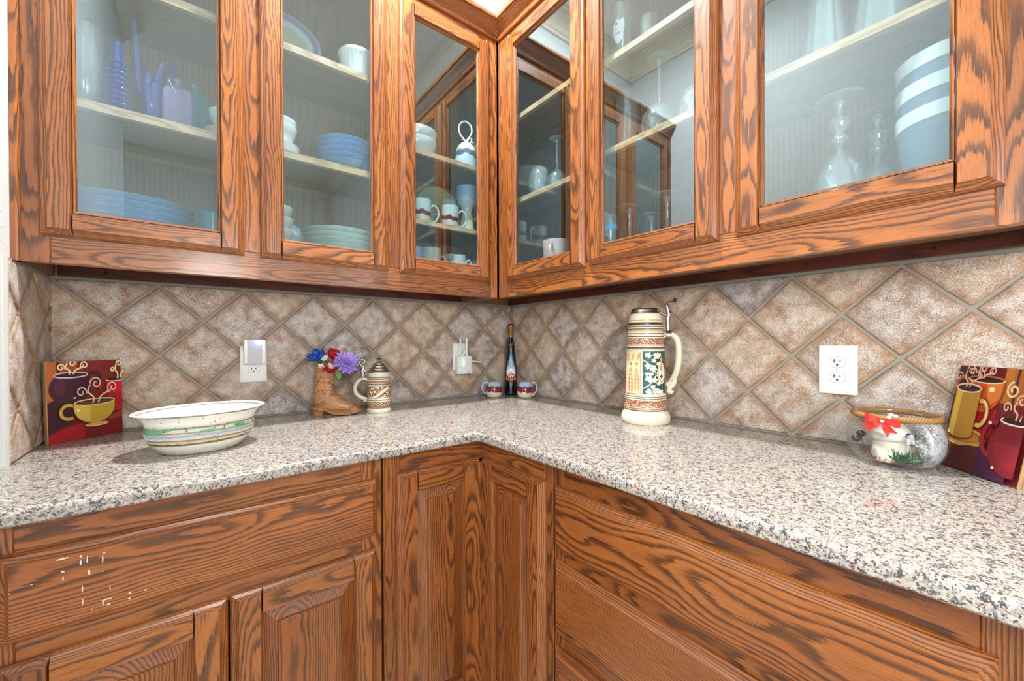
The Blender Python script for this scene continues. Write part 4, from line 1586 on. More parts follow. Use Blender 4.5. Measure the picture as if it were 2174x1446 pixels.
# --- small stein
sx_, sy_ = -0.766, -0.165
SSN = thing('beer_stein', 'small brown and cream beer stein with a domed pewter lid, beside the boot', 'stein', loc=(sx_, sy_, CT + .0005), rz=facing(sx_, sy_) + radians(-2))
bm = bmnew()
GL = plain('greyish_stoneware', S(206, 202, 182), .3)
NAVYB = plain('navy_band_glaze', S(44, 48, 66), .3)
BRB = plain('tan_band_glaze', S(164, 118, 78), .3)
P_ = [(0, .005), (.036, .003), (.040, 0), (.0440, 0), (.0452, .005), (.0440, .012), (.0400, .0165), (.0370, .018), (.0372, .0195), (.0410, .026), (.0455, .036), (.0468, .043), (.0464, .046), (.0445, .0485), (.0452, .0515), (.0430, .054), (.0428, .100), (.0436, .1015), (.0436, .103), (.0430, .1035), (.0430, .1085), (.0436, .109), (.0436, .1105), (.0430, .111), (.0432, .1195), (.0437, .121), (.0425, .123), (.0420, .127), (.0408, .129), (.0412, .133), (.0395, .135), (.0398, .146), (.0385, .150), (.0, .150)]
MI = []
for (r, z), (r2, z2) in zip(P_, P_[1:]):
    zz = (z + z2) / 2
    MI.append(1 if .054 < zz < .100 else 2 if .1035 < zz < .1085 else 3 if .111 < zz < .1195 or .0195 > zz > .0165 else 4 if .0215 < zz < .043 else 5 if (.046 < zz < .0485 or .123 < zz < .127 or .129 < zz < .133) else 0)
lathe(bm, P_, 48, MI)
obj('stein_body', bm, [GL, SCROLL2, NAVYB, BRB, DIAM, STONEG], SSN, smooth=True, angle=40)


def onss(u, v, h):
    return ((.0430 + h) * sin(u), -(.0430 + h) * cos(u), v)


it = []
# slanting ribbon banner
top = sp2([(-.62, .060), (-.25, .066), (.05, .078), (.35, .086), (.95, .099)])
bot = sp2([(-.40, .055), (-.10, .060), (.25, .070), (.55, .079), (.95, .087)])
it.append(((226, 216, 190), top + bot[::-1]))
it.append(((206, 192, 160), [(-.05, .070), (.16, .074), (.20, .083), (.0, .079)]))
it.append(((226, 216, 190), [(-.62, .060), (-.82, .058), (-.74, .055), (-.70, .0545), (-.40, .055)]))
it.append(((120, 100, 76), [(-.62, .0605), (-.45, .058), (-.44, .0575), (-.6, .059)]))
for cx, cz, s, rot in ((-.55, .088, .010, 100), (-.1, .092, .010, 60), (-.35, .080, .009, -40), (.45, .064, .010, -30), (.72, .072, .009, 40), (.25, .060, .008, -80), (-.75, .076, .009, 20), (.2, .095, .008, 20)):
    for d, l in ((0, 1.0), (65, .8), (-65, .8)):
        a = radians(rot + d)
        pts = [(k / 6 * l, .24 * sin(pi * k / 6)) for k in range(7)]
        poly = pts + [(t, -w_) for t, w_ in reversed(pts)]
        it.append(((232, 214, 184), [(cx + s * (x * cos(a) - y * sin(a)) / .043, cz + s * (x * sin(a) + y * cos(a))) for x, y in poly]))
for k in range(16):
    u = -1.2 + k * .16
    it.append(((176, 184, 200), [(u, .1050), (u + .07, .1050), (u + .07, .1070), (u, .1070)]))
painter('relief_banner', it, onss, SSN, h0=.0005, strips=.15)
lidpart([('lid', [(0, .1495), (.0405, .1495), (.0415, .152), (.0405, .1545), (.0375, .156), (.0350, .160), (.0340, .164), (.0290, .167), (.0268, .170), (.0265, .174), (.0222, .1765), (.0195, .1795), (.0188, .183), (.0120, .186), (.0065, .189), (0, .190)]),
         ('finial', [(0, .189), (.0055, .1895), (.0035, .193), (.0038, .195), (.0080, .1985), (.0098, .2005), (.0080, .203), (.0035, .2045), (.0040, .207), (.0025, .2095), (0, .2105)])], SSN)
bm = bmnew()
hp = spline([(-.040, 0, .118), (-.052, 0, .126), (-.072, 0, .119), (-.085, 0, .098), (-.083, 0, .074), (-.068, 0, .058), (-.050, 0, .050), (-.0465, 0, .046), (-.050, 0, .042), (-.055, 0, .045)], 5)
tube(bm, hp, [.0056 + .002 * sin(pi * k / (len(hp) - 1)) for k in range(len(hp))], 12)
obj('handle', bm, GL, SSN, smooth=True)
bm = bmnew()
tube(bm, [(-.050, 0, .1235), (-.056, 0, .125), (-.062, 0, .1245)], [.0095, .0098, .0095], 14)
obj('hinge_band', bm, PEWTER, SSN, smooth=True, angle=40)
bm = bmnew()
tube(bm, spline([(-.058, 0, .131), (-.058, 0, .143), (-.060, 0, .156), (-.056, 0, .165), (-.058, 0, .172)], 4), [.006, .006, .0058, .0062, .0068, .0072, .0078, .0082, .0085, .008, .0075, .007, .0062, .005, .0045, .004, .004], 10, flat=.55)
tube(bm, spline([(-.056, 0, .158), (-.046, 0, .155), (-.040, 0, .158), (-.036, 0, .164)], 3), [.0055, .0055, .005, .0048, .0048, .005, .0052, .0052, .0048, .004], 8, flat=.7)
tube(bm, spline([(-.058, 0, .170), (-.066, 0, .178), (-.070, 0, .188), (-.064, 0, .197), (-.054, 0, .196), (-.050, 0, .188), (-.054, 0, .182), (-.060, 0, .184), (-.060, 0, .189)], 4), .0033, 8)
obj('thumb_lift', bm, PEWTER, SSN, smooth=True)

# ------------------------------------------------------------------ wine bottle in the corner
wx, wy = -0.083, -0.105
WB = thing('wine_bottle', 'slim dark wine bottle with gold cap and painted label, standing in the corner', 'bottle', loc=(wx, wy, CT + .0005), rz=facing(wx, wy))
BGL = NT('dark_bottle_glass')
BGL.set(Base_Color=S(8, 10, 18), Roughness=.06)
BGL.b.inputs['Specular IOR Level'].default_value = .6
bm = bmnew()
lathe(bm, [(0, .004), (.022, .002), (.0255, 0), (.0285, 0), (.0300, .004), (.0303, .020), (.0302, .070), (.0296, .100), (.0280, .130), (.0255, .165), (.0228, .200), (.0200, .232), (.0168, .256), (.0135, .272), (.0115, .285), (.0108, .300), (0, .300)], 40)
obj('bottle_body', bm, BGL.m, WB, smooth=True, angle=50)
GOLD = plain('gold_foil', S(150, 116, 62), .32, .85)
bm = bmnew()
lathe(bm, [(.0109, .284), (.0116, .284), (.0118, .286), (.0116, .318), (.0124, .320), (.0124, .326), (.0150, .329), (.0172, .335), (.0170, .341), (.0155, .346), (.0130, .350), (0, .353)], 36)
obj('foil_cap', bm, GOLD, WB, smooth=True, angle=40)


def bott(u, v, h):
    for (r, z), (r2, z2) in zip(BP, BP[1:]):
        if z <= v <= z2:
            rr = r + (r2 - r) * (v - z) / (z2 - z)
            break
    else:
        rr = .03
    return ((rr + h) * sin(u), -(rr + h) * cos(u), v)


BP = [(.0303, .0), (.0302, .070), (.0296, .100), (.0280, .130), (.0255, .165), (.0228, .200), (.0200, .232), (.0168, .256), (.0135, .272), (.0115, .285)]
it = []
arch = lambda w_, z0, z1: sp2([(-w_, z0), (-w_ * .96, z0 + .35 * (z1 - z0)), (-w_ * .55, z0 + .72 * (z1 - z0)), (0, z1), (w_ * .55, z0 + .72 * (z1 - z0)), (w_ * .96, z0 + .35 * (z1 - z0)), (w_, z0)], 5)
it.append(((92, 128, 160), arch(.86, .096, .205)))
it.append(((150, 178, 200), arch(.40, .130, .192)))
it.append(((190, 214, 232), ell(0, .118, .88, .030)))
it.append(((232, 240, 246), ell(-.05, .110, .60, .022)))
# orange village
it.append(((214, 118, 52), [(-.95, .078), (.95, .078), (.88, .088), (.72, .090), (.70, .098), (.5, .100), (.48, .106), (.2, .108), (.0, .126), (-.2, .108), (-.42, .106), (-.44, .098), (-.80, .096), (-.86, .086)]))
for x, z in ((-.62, .084), (-.30, .084), (.05, .084), (.38, .084)):
    it.append(((60, 42, 44), [(x, z - .004)] + ell(x + .08, z + .006, .08, .006, 8, 180, 0) + [(x + .16, z - .004)]))
for x in (-.75, .62):
    it.append(((244, 214, 150), [(x, .081), (x + .12, .081), (x + .12, .090), (x, .090)]))
for q in stroke([(-.6, .100), (.6, .102)], .03, .03):
    it.append(((120, 60, 44), q))
it.append(((210, 96, 40), ell(0, .077, .98, .003)))
it.append(((60, 70, 84), [(-.42, .074), (.42, .074), (.26, .050), (.12, .030), (.06, .006), (-.06, .006), (-.12, .030), (-.26, .050)]))
it.append(((120, 128, 138), [(-.14, .060), (.14, .060), (.06, .034), (-.06, .034)]))
# gold handwritten flourish
for q in stroke(sp2([(-.62, .243), (-.50, .250), (-.44, .242), (-.36, .249), (-.28, .244), (-.20, .250), (-.12, .245), (.0, .251), (.08, .246), (.2, .252), (.30, .247), (.42, .253), (.62, .250)], 4), .022, .02):
    it.append(((176, 146, 92), q))
for q in stroke(sp2([(-.30, .235), (-.1, .238), (.2, .240)], 4), .018, .02):
    it.append(((150, 126, 84), q))
for q in stroke([(-.5, .012), (.5, .012)], .018, .02):
    it.append(((110, 112, 116), q))
painter('painted_label', it, bott, WB, h0=.0005, strips=.18)


# ------------------------------------------------------------------ two round mugs beside the bottle
def glaze_mug_mat(name, low, mid, top, spot=None):
    t = NT(name)
    o = t.obj()
    sp = t.n('SeparateXYZ', {0: o})
    n = t.noise(t.scaled(o, (30, 30, 12)), 1.0, 3, .6)
    n2 = t.noise(t.scaled(o, (90, 90, 20)), 1.0, 2)
    h = t.math('ADD', t.math('MULTIPLY', sp.outputs[2], 12.0), t.math('ADD', t.math('MULTIPLY', t.math('SUBTRACT', n, .5), .34), t.math('MULTIPLY', t.math('SUBTRACT', n2, .5), .10)))
    c = t.ramp(h, [(.0, low), (.30, low), (.335, mid[0]), (.48, mid[1]), (.60, mid[2]), (.70, top), (1.0, top)])
    t.set(Base_Color=c, Roughness=.14)
    return t.m


MUGM = glaze_mug_mat('sunset_glaze', S(220, 212, 192), (S(120, 30, 36), S(148, 32, 42), S(40, 36, 78)), S(168, 200, 222))
MUGM2 = MUGM


def round_mug(name, label, loc, rz, hs):
    r = thing(name, label, 'mug', 'sunset glazed mugs in the corner', loc=loc, rz=rz)
    bm = bmnew()
    lathe(bm, [(0, .003), (.026, .0), (.030, .001), (.0345, .008), (.0385, .022), (.0382, .040), (.0335, .055), (.0275, .066), (.0225, .0715), (.0205, .0725), (.0195, .0710), (.0245, .065), (.0315, .054), (.034, .038), (.033, .02), (.026, .007), (0, .006)], 40)
    obj('mug_body', bm, MUGM, r, smooth=True, angle=60)
    bm = bmnew()
    pts = spline([(.028 * hs, 0, .066), (.042 * hs, 0, .069), (.054 * hs, 0, .058), (.056 * hs, 0, .038), (.048 * hs, 0, .022), (.036 * hs, 0, .014)], 6)
    tube(bm, pts, [.0062 - .0018 * k / len(pts) for k in range(len(pts))], 10, flat=.7)
    obj('handle', bm, plain('pale_glaze_handle' + str(hs), S(196, 204, 206), .15), r, smooth=True)
    return r


ml = round_mug('mug', 'small round red and blue glazed mug left of the wine bottle', (-.1955, -.1175, CT + .0005), facing(-.1955, -.1175), -1)
it = [((208, 150, 60), ell(.08, .0585, .20, .0066))]
painter('painted_sun', it, lambda u, v, h: ((.0345 + h) * sin(u), -(.0345 + h) * cos(u), v), ml, h0=.0004, strips=.1)
mr_ = round_mug('mug', 'small round red and blue glazed mug right of the wine bottle', (-.091, -.2235, CT + .0005), facing(-.091, -.2235) + radians(10), 1)
bm = bmnew(); lathe(bm, [(0, -.006), (.006, -.005), (.0085, .0), (.006, .005), (0, .006)], 12, at=(.036, -.009, .012), wob=lambda a, z: 1 + .25 * cos(5 * a))
obj('clay_flower', bm, plain('pale_glaze_flower', S(210, 210, 196), .2), mr_, smooth=True)


# ------------------------------------------------------------------ outlets and plug-ins (flat on the tiles)
TD = .0085          # tile face


def onwall(fr, s0, z0):
    """local (x right seen from the room, y out of the wall, z up) to world"""
    if fr is LEFT:
        return lambda x, y, z: (s0 + x, -(TD + y), z0 + z)
    return lambda x, y, z: (-(TD + y), -(s0 + x), z0 + z)


def local(root, f):
    L = Vector(root.location)
    return lambda *a: tuple(Vector(f(*a)) - L)


def rr(cx, cz, w_, h_, r, n=5):
    out = []
    for sx, sz, a0 in ((1, 1, 0), (-1, 1, 90), (-1, -1, 180), (1, -1, 270)):
        for k in range(n + 1):
            a = radians(a0 + 90 * k / n)
            out.append((cx + sx * (w_ - r) + r * cos(a), cz + sz * (h_ - r) + r * sin(a)))
    return out


def plate(name, label, fr, s0, z0, sockets):
    f = onwall(fr, s0, z0)
    r = thing(name, label, 'outlet', 'white wall outlets on the backsplash', loc=f(0, 0, 0))
    f = local(r, f)
    bm = bmnew()
    o = rr(0, 0, .0405, .0635, .003)
    rings(bm, [[f(x * k, y, z * m) for x, z in o] for y, k, m in ((0, 1, 1), (.0025, 1, 1), (.0050, .965, .977), (.0056, .94, .96))])
    obj('cover_plate', bm, WHITEP, r, smooth=True, angle=30)
    for zc in sockets:
        bm = bmnew()
        oc = [(max(-.0165, min(.0165, .0178 * cos(a))), zc + max(-.0125, min(.0125, .0150 * sin(a)))) for a in (2 * pi * k / 32 for k in range(32))]
        rings(bm, [[f(x * 1.05, .0054, zc + (z - zc) * 1.05) for x, z in oc], [f(x * 1.05, .0058, zc + (z - zc) * 1.05) for x, z in oc]])
        obj('socket_rim', bm, colm(150, 150, 150), r)
        bm = bmnew()
        rings(bm, [[f(x, .0054, z) for x, z in oc], [f(x, .0068, z) for x, z in oc], [f(x * .95, .0072, zc + (z - zc) * .95) for x, z in oc]])
        so = obj('socket', bm, WHITEP, r, smooth=True, angle=30)
        for dx, hh in ((-.0062, .0042), (.0062, .0034)):
            bm = bmnew()
            rings(bm, [[f(dx + a * .0011, y, zc + .0035 + b * hh) for a, b in ((-1, -1), (1, -1), (1, 1), (-1, 1))] for y in (.0066, .00735)])
            obj('slot', bm, BLACK, so)
        bm = bmnew()
        rings(bm, [[f(.0026 * cos(a), y, zc - .0068 + (.0026 * sin(a) if sin(a) > 0 else .0018 * sin(a))) for a in (2 * pi * k / 14 for k in range(14))] for y in (.0066, .00735)])
        obj('ground_hole', bm, BLACK, so)
    if len(sockets) == 2:
        bm = bmnew()
        rings(bm, [[f(.0028 * k * cos(a), y, .0028 * k * sin(a)) for a in (2 * pi * q / 14 for q in range(14))] for y, k in ((.0054, 1), (.0062, 1), (.0068, .7))])
        obj('plate_screw', bm, colm(206, 208, 208, .3), r, smooth=True, angle=30)
    return r


plate('wall_outlet', 'white double wall outlet with nothing plugged in, on the right wall', RIGHT, 1.3853, 1.1035, (.0195, -.0195))
plate('wall_outlet', 'white double wall outlet under the grey-fronted plug-in', LEFT, -1.1548, 1.1025, (.0195, -.0195))
plate('wall_outlet', 'white wall outlet behind the plug-in with antennas', LEFT, -0.3155, 1.107, (.0195, -.0195))

f = onwall(LEFT, -1.153, 1.146)
r = thing('plug_in_light', 'white plug-in unit with grey front panel and lit blue lamp', 'plug-in', loc=f(0, .008, 0))
f = local(r, f)
bm = bmnew()
o = rr(0, 0, .0325, .0425, .004)
rings(bm, [[f(x * k, y, z * k) for x, z in o] for y, k in ((.008, .94), (.011, 1), (.024, 1), (.0275, .96), (.028, .92))])
obj('housing', bm, WHITEP, r, smooth=True, angle=30)
bm = bmnew()
o = rr(-.0005, 0, .0215, .0424, .001)
rings(bm, [[f(x, y, z) for x, z in o] for y in (.0265, .0295)])
obj('front_panel', bm, colm(188, 192, 194, .4), r)
bm = bmnew()
o = [(.0115 + .0042 * cos(a), .036 + .0042 * sin(a)) for a in (2 * pi * k / 16 for k in range(16))]
rings(bm, [[f(.0115 + (x - .0115) * k, y, .036 + (z - .036) * k) for x, z in o] for y, k in ((.029, 1), (.0305, .9), (.0312, .5))])
obj('indicator_lamp', bm, plain('blue_lamp', S(200, 215, 255), .4, emit=(S(160, 180, 255), 14.0)), r, smooth=True)
l = bpy.data.lights.new('indicator_glow', 'POINT'); l.energy = .035; l.color = (.35, .45, 1.0); l.shadow_soft_size = .004
lo = bpy.data.objects.new('indicator_glow', l); lo.location = (-1.1415, -.048, 1.1835); COL.objects.link(lo)

f = onwall(LEFT, -0.3110, 1.067)
r = thing('wifi_extender', 'white plug-in box with three stick antennas, glowing pale green', 'plug-in', loc=f(0, .008, 0))
f = local(r, f)
EXT = plain('white_plastic_box', S(236, 240, 236), .32)
bm = bmnew()
o = rr(0, 0, .0375, .0425, .004)
rings(bm, [[f(x * k, y, z * k) for x, z in o] for y, k in ((.008, .95), (.011, 1), (.033, 1), (.0365, .96), (.037, .93))])
obj('housing', bm, EXT, r, smooth=True, angle=30)
for k in range(9):
    bm = bmnew()
    z = .033 - k * .0042
    rings(bm, [[f(x, y, z + d) for x, d in ((.0, -.0007), (.0345, -.0007), (.0345, .0007), (.0, .0007))] for y in (.0366, .0374)])
    obj('vent_rib', bm, colm(216, 222, 216), r)
bm = bmnew()
o = [(-.010 + .012 * cos(a), .012 + .020 * sin(a)) for a in (2 * pi * k / 20 for k in range(20))]
rings(bm, [[f(x, y, z) for x, z in o] for y in (.0366, .0376)])
obj('signal_lamp', bm, plain('green_lamp', S(220, 255, 230), .4, emit=(S(190, 255, 214), 0.3)), r)
for x0, z0 in ((-.018, -.012), (-.006, -.012), (-.024, -.030), (.018, -.030), (.024, -.030)):
    bm = bmnew()
    rings(bm, [[f(x0 + a * .0018, y, z0 + b * .0018) for a, b in ((-1, -1), (1, -1), (1, 1), (-1, 1))] for y in (.0368, .0372)])
    obj('printed_mark', bm, colm(120, 126, 124), r)
for p0, p1 in (((-.012, .014, .028), (-.012, .014, .128)), ((.016, .026, .030), (.016, .026, .130)), ((.036, .022, .018), (.100, .026, .010)), ((-.036, .020, .004), (.002, .046, .072))):
    bm = bmnew()
    a, b = Vector(f(*p0)), Vector(f(*p1))
    tube(bm, [a, a.lerp(b, .08), a.lerp(b, .12), a.lerp(b, .9), a.lerp(b, .98), b], [.0048, .0050, .0056, .0050, .0048, .003], 12, flat=.75)
    obj('antenna', bm, EXT, r, smooth=True, angle=40)

# ------------------------------------------------------------------ glass bowl with a candle inside
gx, gy = -0.132, -1.512
GB = thing('glass_bowl', 'round clear glass bowl with twine rim and red bow, dusted with fake snow', 'bowl', loc=(gx, gy, CT + .0005), rz=facing(gx, gy))
FROST = NT('snow_dusted_glass')
t = FROST
gm = glass('bowl_glass', (.95, .965, .97), .03, .5, power=3.0)
bm = bmnew()
gp = bell_curve([(.046, .0), (.062, .006), (.0775, .028), (.0820, .052), (.0785, .078), (.0690, .098), (.0640, .104), (.0650, .109)], 5)
gin = [(r_ - .0025, z) for r_, z in gp]
gin[0] = (gin[0][0], .004)
lathe(bm, [(0, .002), (.040, .0)] + gp + [(.0640, .1105)] + gin[::-1] + [(.030, .006), (0, .006)], 56)
obj('bowl_wall', bm, gm, GB, smooth=True, angle=50)
# snow sprayed inside on the right half
t.t.nodes.remove(t.b)
o = t.obj()
sp_ = t.n('SeparateXYZ', {0: o})
n = t.noise(o, 330.0, 4, .7)
blob = t.noise(o, 60.0, 2, .5)
side = t.math('MULTIPLY_ADD', sp_.outputs[0], 11.0, -.28)
cov = t.math('ADD', t.math('ADD', side, t.math('MULTIPLY', t.math('SUBTRACT', n, .5), 1.8)), t.math('MULTIPLY', t.math('SUBTRACT', blob, .5), 1.0))
fac = t.ramp(cov, [(.12, 0.0), (.50, .80)])
tr = t.n('BsdfTransparent'); df = t.n('BsdfDiffuse', {0: S(240, 243, 246)})
mx = t.n('MixShader'); t.put(mx.inputs[0], fac)
t.t.links.new(tr.outputs[0], mx.inputs[1]); t.t.links.new(df.outputs[0], mx.inputs[2]); t.t.links.new(mx.outputs[0], t.out.inputs[0])
bm = bmnew()
lathe(bm, [(r_ - .0035, max(z, .008)) for r_, z in gp[3:-4]], 56)
obj('snow_coating', bm, t.m, GB, smooth=True)
# twine: two twisted strands around the rim
TW = plain('jute_twine', S(160, 118, 68), .85)
for s in range(3):
    bm = bmnew()
    n_ = 150
    pts = []
    for k in range(n_):
        a = 2 * pi * k / n_
        ph = 2 * pi * 26 * k / n_ + s * 2 * pi / 3
        R_ = .0682 + .0030 * cos(ph)
        pts.append((R_ * cos(a), R_ * sin(a), .104 + .0040 * sin(ph)))
    tube(bm, pts, .0031, 6, closed=True)
    obj('twine_strand', bm, TW, GB, smooth=True)
# red bow with two loops and two tails
RIB = NT('red_glitter_ribbon')
n = RIB.noise(RIB.obj(), 900.0, 2)
RIB.set(Base_Color=RIB.mix(n, S(184, 16, 20), S(222, 54, 40)), Roughness=.4)
RIB.bump(n, .5, .001)
BW = bpy.data.objects.new('bow', None); COL.objects.link(BW); BW.parent = GB
bw = Vector((-.0185, -.0705, .099))


def ribbon(pts, wid, name):
    bm = bmnew()
    th = .0008
    rows = []
    for k, (p, w_, dn) in enumerate(zip(pts, wid, [0] * len(pts))):
        rows.append((Vector(p), w_))
    L = []
    for p, w_ in rows:
        L.append([p + Vector((0, 0, w_)), p + Vector((0, -th, w_)), p + Vector((0, -th, -w_)), p + Vector((0, 0, -w_))])
    rings(bm, L)
    obj(name, bm, RIB.m, BW)


for sgn, ang in ((-1, .16), (1, -.20)):
    q = lambda x, y, z: bw + Vector((sgn * x, y, z + ang * x))
    ribbon([q(.0, -.004, 0), q(.008, -.010, .002), (q(.020, -.012, .003)), q(.027, -.007, .003), q(.020, -.002, .002), q(.008, -.001, .001), q(0, -.003, 0)], [.0025, .006, .0085, .0078, .0075, .005, .0025], 'bow_loop')
for pts in ([(0, -.005, 0), (-.012, -.008, -.008), (-.030, -.004, -.016)], [(0, -.005, -.001), (.006, -.009, -.012), (.016, -.009, -.027)]):
    a = [bw + Vector(p) for p in pts]
    bm = bmnew()
    d = (a[2] - a[0]).normalized()
    nrm = Vector((-d.z, 0, d.x))
    pr = [a[0] + nrm * .002, a[1] + nrm * .007, a[2] + nrm * .0095, a[2] - d * .007, a[2] - nrm * .0095, a[1] - nrm * .007, a[0] - nrm * .002]
    rings(bm, [pr, [p + Vector((0, -.0008, 0)) for p in pr]])
    obj('bow_tail', bm, RIB.m, BW)
bm = bmnew(); lathe(bm, [(0, -.0035), (.003, -.002), (.0035, 0), (.003, .002), (0, .0035)], 10, at=tuple(bw + Vector((0, -.008, 0))))
obj('bow_bead', bm, colm(226, 226, 230, .2), BW, smooth=True)
for k, (dx, dy, dz) in enumerate(((.010, -.002, .008), (.014, -.004, .002), (.013, 0, .014), (.020, 0, .012))):
    bm = bmnew(); lathe(bm, [(0, -.004), (.003, -.0028), (.0042, 0), (.003, .0028), (0, .004)], 10, at=tuple(bw + Vector((dx, dy, dz))))
    obj('white_berry', bm, colm(238, 234, 232, .3), BW, smooth=True)
# candle shaped like a little mushroom-roofed house
CN = thing('candle', 'ivory candle with a mushroom-shaped roof inside the glass bowl', 'candle', loc=(gx - .012, gy + .004, CT + .0080), rz=facing(gx, gy))
WAX = NT('ivory_wax')
WAX.set(Base_Color=S(236, 230, 212), Roughness=.5)
WAX.b.inputs['Subsurface Weight'].default_value = .15
WAX.b.inputs['Subsurface Radius'].default_value = (.01, .008, .005)
bm = bmnew()
lathe(bm, [(0, 0), (.030, 0), (.0315, .002), (.0315, .012), (.030, .030), (.0295, .048), (0, .048)], 36, wob=lambda a, z: 1 + .02 * cos(4 * a))
obj('candle_body', bm, WAX.m, CN, smooth=True, angle=50)
bm = bmnew()
lathe(bm, [(0, .046), (.034, .046), (.0365, .049), (.0365, .053), (.034, .059), (.027, .072), (.019, .080), (.008, .083), (0, .0835)], 36)
obj('candle_roof', bm, WAX.m, CN, smooth=True, angle=60)
bm = bmnew(); tube(bm, [(0, 0, .083), (.0005, 0, .088), (.001, 0, .092)], .0009, 6)
obj('wick', bm, BLACK, CN)
# black berries on stalks
fz = facing(gx, gy)
BM = plain('black_berry', S(26, 26, 28), .35)
for (x, y, z, rad, lb) in ((-.053, -.040, .063, .0088, 'black berry pick in the glass bowl, middle height at the left'), (-.0615, -.028, .0485, .0090, 'black berry pick in the glass bowl, lowest at the left'), (.025, -.060, .0705, .0098, 'black berry pick in the glass bowl, right of the red bow')):
    b = thing('berry_pick', lb, 'berry', 'black berries in the glass bowl', loc=(gx, gy, CT + .0005), rz=fz)
    bm = bmnew(); lathe(bm, [(0, -rad * .8), (rad * .6, -rad * .62), (rad * .95, -rad * .2), (rad, .1 * rad), (rad * .8, rad * .5), (rad * .35, rad * .72), (0, rad * .66)], 18, at=(x, y, z))
    obj('berry', bm, BM, b, smooth=True)
    bm = bmnew(); tube(bm, spline([(x, y, z - rad * .7), (x * .9, y * .92, z * .6), (x * .62, y * .7, .011)], 4), .0009, 6)
    obj('stalk', bm, colm(70, 56, 46), b)
# evergreen sprig: needles on a twig
SG = thing('evergreen_sprig', 'small green fir sprig at the bottom of the glass bowl', 'sprig', loc=(gx, gy, CT + .0005), rz=fz)
bm = bmnew()
rs = random.Random(5)
for k in range(80):
    x = rs.uniform(-.004, .042)
    b0 = Vector((x, -.046 + abs(x - .012) * .35, .0105 + rs.random() * .004))
    dr = Vector((rs.uniform(-.8, .8), rs.uniform(-.25, .35), rs.uniform(.25, 1.1))).normalized()
    tip = b0 + dr * rs.uniform(.014, .030)
    if Vector((tip.x, tip.y)).length > .068:
        tip = b0 + Vector((dr.x * .3, .1, dr.z)) * .018
    tube(bm, [b0, b0.lerp(tip, .5), tip], [.0009, .0009, .0002], 4)
nd = obj('needles', bm, plain('fir_needle', S(30, 96, 40), .5), SG)
nd['kind'] = 'stuff'
bm = bmnew(); tube(bm, spline([(-.006, -.046, .0105), (.015, -.048, .0115), (.042, -.038, .0125)], 4), .0014, 6)
obj('twig', bm, colm(80, 58, 40), SG)
# garnet bead string and glitter pine cone at the bottom left
bm = bmnew()
rs = random.Random(9)
for k in range(46):
    a = radians(rs.uniform(185, 285)); R_ = rs.uniform(.040, .056)
    s_ = rs.uniform(.0012, .0028)
    lathe(bm, [(0, -s_), (s_, 0), (0, s_)], 6, at=(R_ * cos(a), R_ * sin(a), .0110 + rs.random() * .006 + (.012 * rs.random() if a < radians(215) else 0)))
gb_ = tag(obj('bead_scatter', bm, [plain('garnet_bead', S(140, 20, 34), .2)], None, smooth=True), 'dark red glitter beads scattered at the bottom left of the glass bowl', 'beads')
gb_['kind'] = 'stuff'
gb_.location = (gx, gy, CT + .0005); gb_.rotation_euler = (0, 0, fz)

# ------------------------------------------------------------------ crumbs on the counter
bm = bmnew()
lathe(bm, [(0, 0), (.0035, .0), (.004, .0012), (.003, .0022), (0, .0026)], 9, wob=lambda a, z: 1 + .3 * cos(3 * a + .5))
o = tag(obj('petal_crumb', bm, colm(206, 50, 96), None, smooth=True), 'tiny pink petal crumb lying on the counter near the inner corner', 'petal')
o.location = (-.658, -.53, CT + .0003)
bm = bmnew()
lathe(bm, [(0, 0), (.007, .0), (.008, .0009), (.005, .0018), (0, .002)], 10, sx=1.2, sy=.6, wob=lambda a, z: 1 + .3 * cos(2 * a + 1) + .15 * sin(5 * a))
o = tag(obj('leaf_crumb', bm, colm(170, 190, 60), None, smooth=True), 'tiny yellow-green leaf scrap at the front edge of the counter', 'leaf')
o.location = (-.924, -.654, CT + .0003)


# ------------------------------------------------------------------ dishes and glasses inside the wall cabinets
def one(name, prof, mat, label, cat, loc, group=None, seg=36, rz=0.0, wob=None, sy=1.0, rot=None, mi=None):
    bm = bmnew()
    lathe(bm, prof, seg, mi, wob=wob, sy=sy)
    o = obj(name, bm, mat, None, smooth=True, angle=50)
    o.location = loc
    o.rotation_euler = rot or (0, 0, rz)
    return tag(o, label, cat, group)


def plate_prof(r, h=.022):
    return [(0, .003), (r * .52, .002), (r * .55, 0), (r * .60, 0), (r * .63, .003), (r * .80, h * .45), (r * .97, h * .92), (r, h * .97), (r, h), (r * .98, h * 1.02), (r * .80, h * .62), (r * .62, .007), (0, .006)]


def bowl_prof(r, h):
    return [(0, .004), (r * .40, .003), (r * .42, 0), (r * .48, 0), (r * .52, .004), (r * .74, h * .28), (r * .92, h * .66), (r, h * .97), (r, h), (r * .97, h), (r * .88, h * .66), (r * .68, h * .28), (r * .4, .010), (0, .008)]


ORD = ['bottom', 'second from the bottom', 'third from the bottom', 'fourth from the bottom', 'fifth from the bottom', 'sixth from the bottom', 'seventh from the bottom', 'eighth from the bottom', 'ninth from the bottom']


def stack(kind, prof, mat, n, gap, loc, what, where, grp, cat, sy=1.0):
    first = None
    for k in range(n):
        pos = 'topmost' if k == n - 1 else ORD[k]
        lb = '%s, %s in stack %s' % (what, pos, where)
        p = (loc[0] + rng.uniform(-.0012, .0012), loc[1] + rng.uniform(-.0012, .0012), loc[2] + k * gap)
        if first is None:
            first = one(kind, prof, mat, lb, cat, p, grp, sy=sy, seg=48)
        else:
            o = first.copy()
            COL.objects.link(o)
            o.location = p
            o['label'] = lb


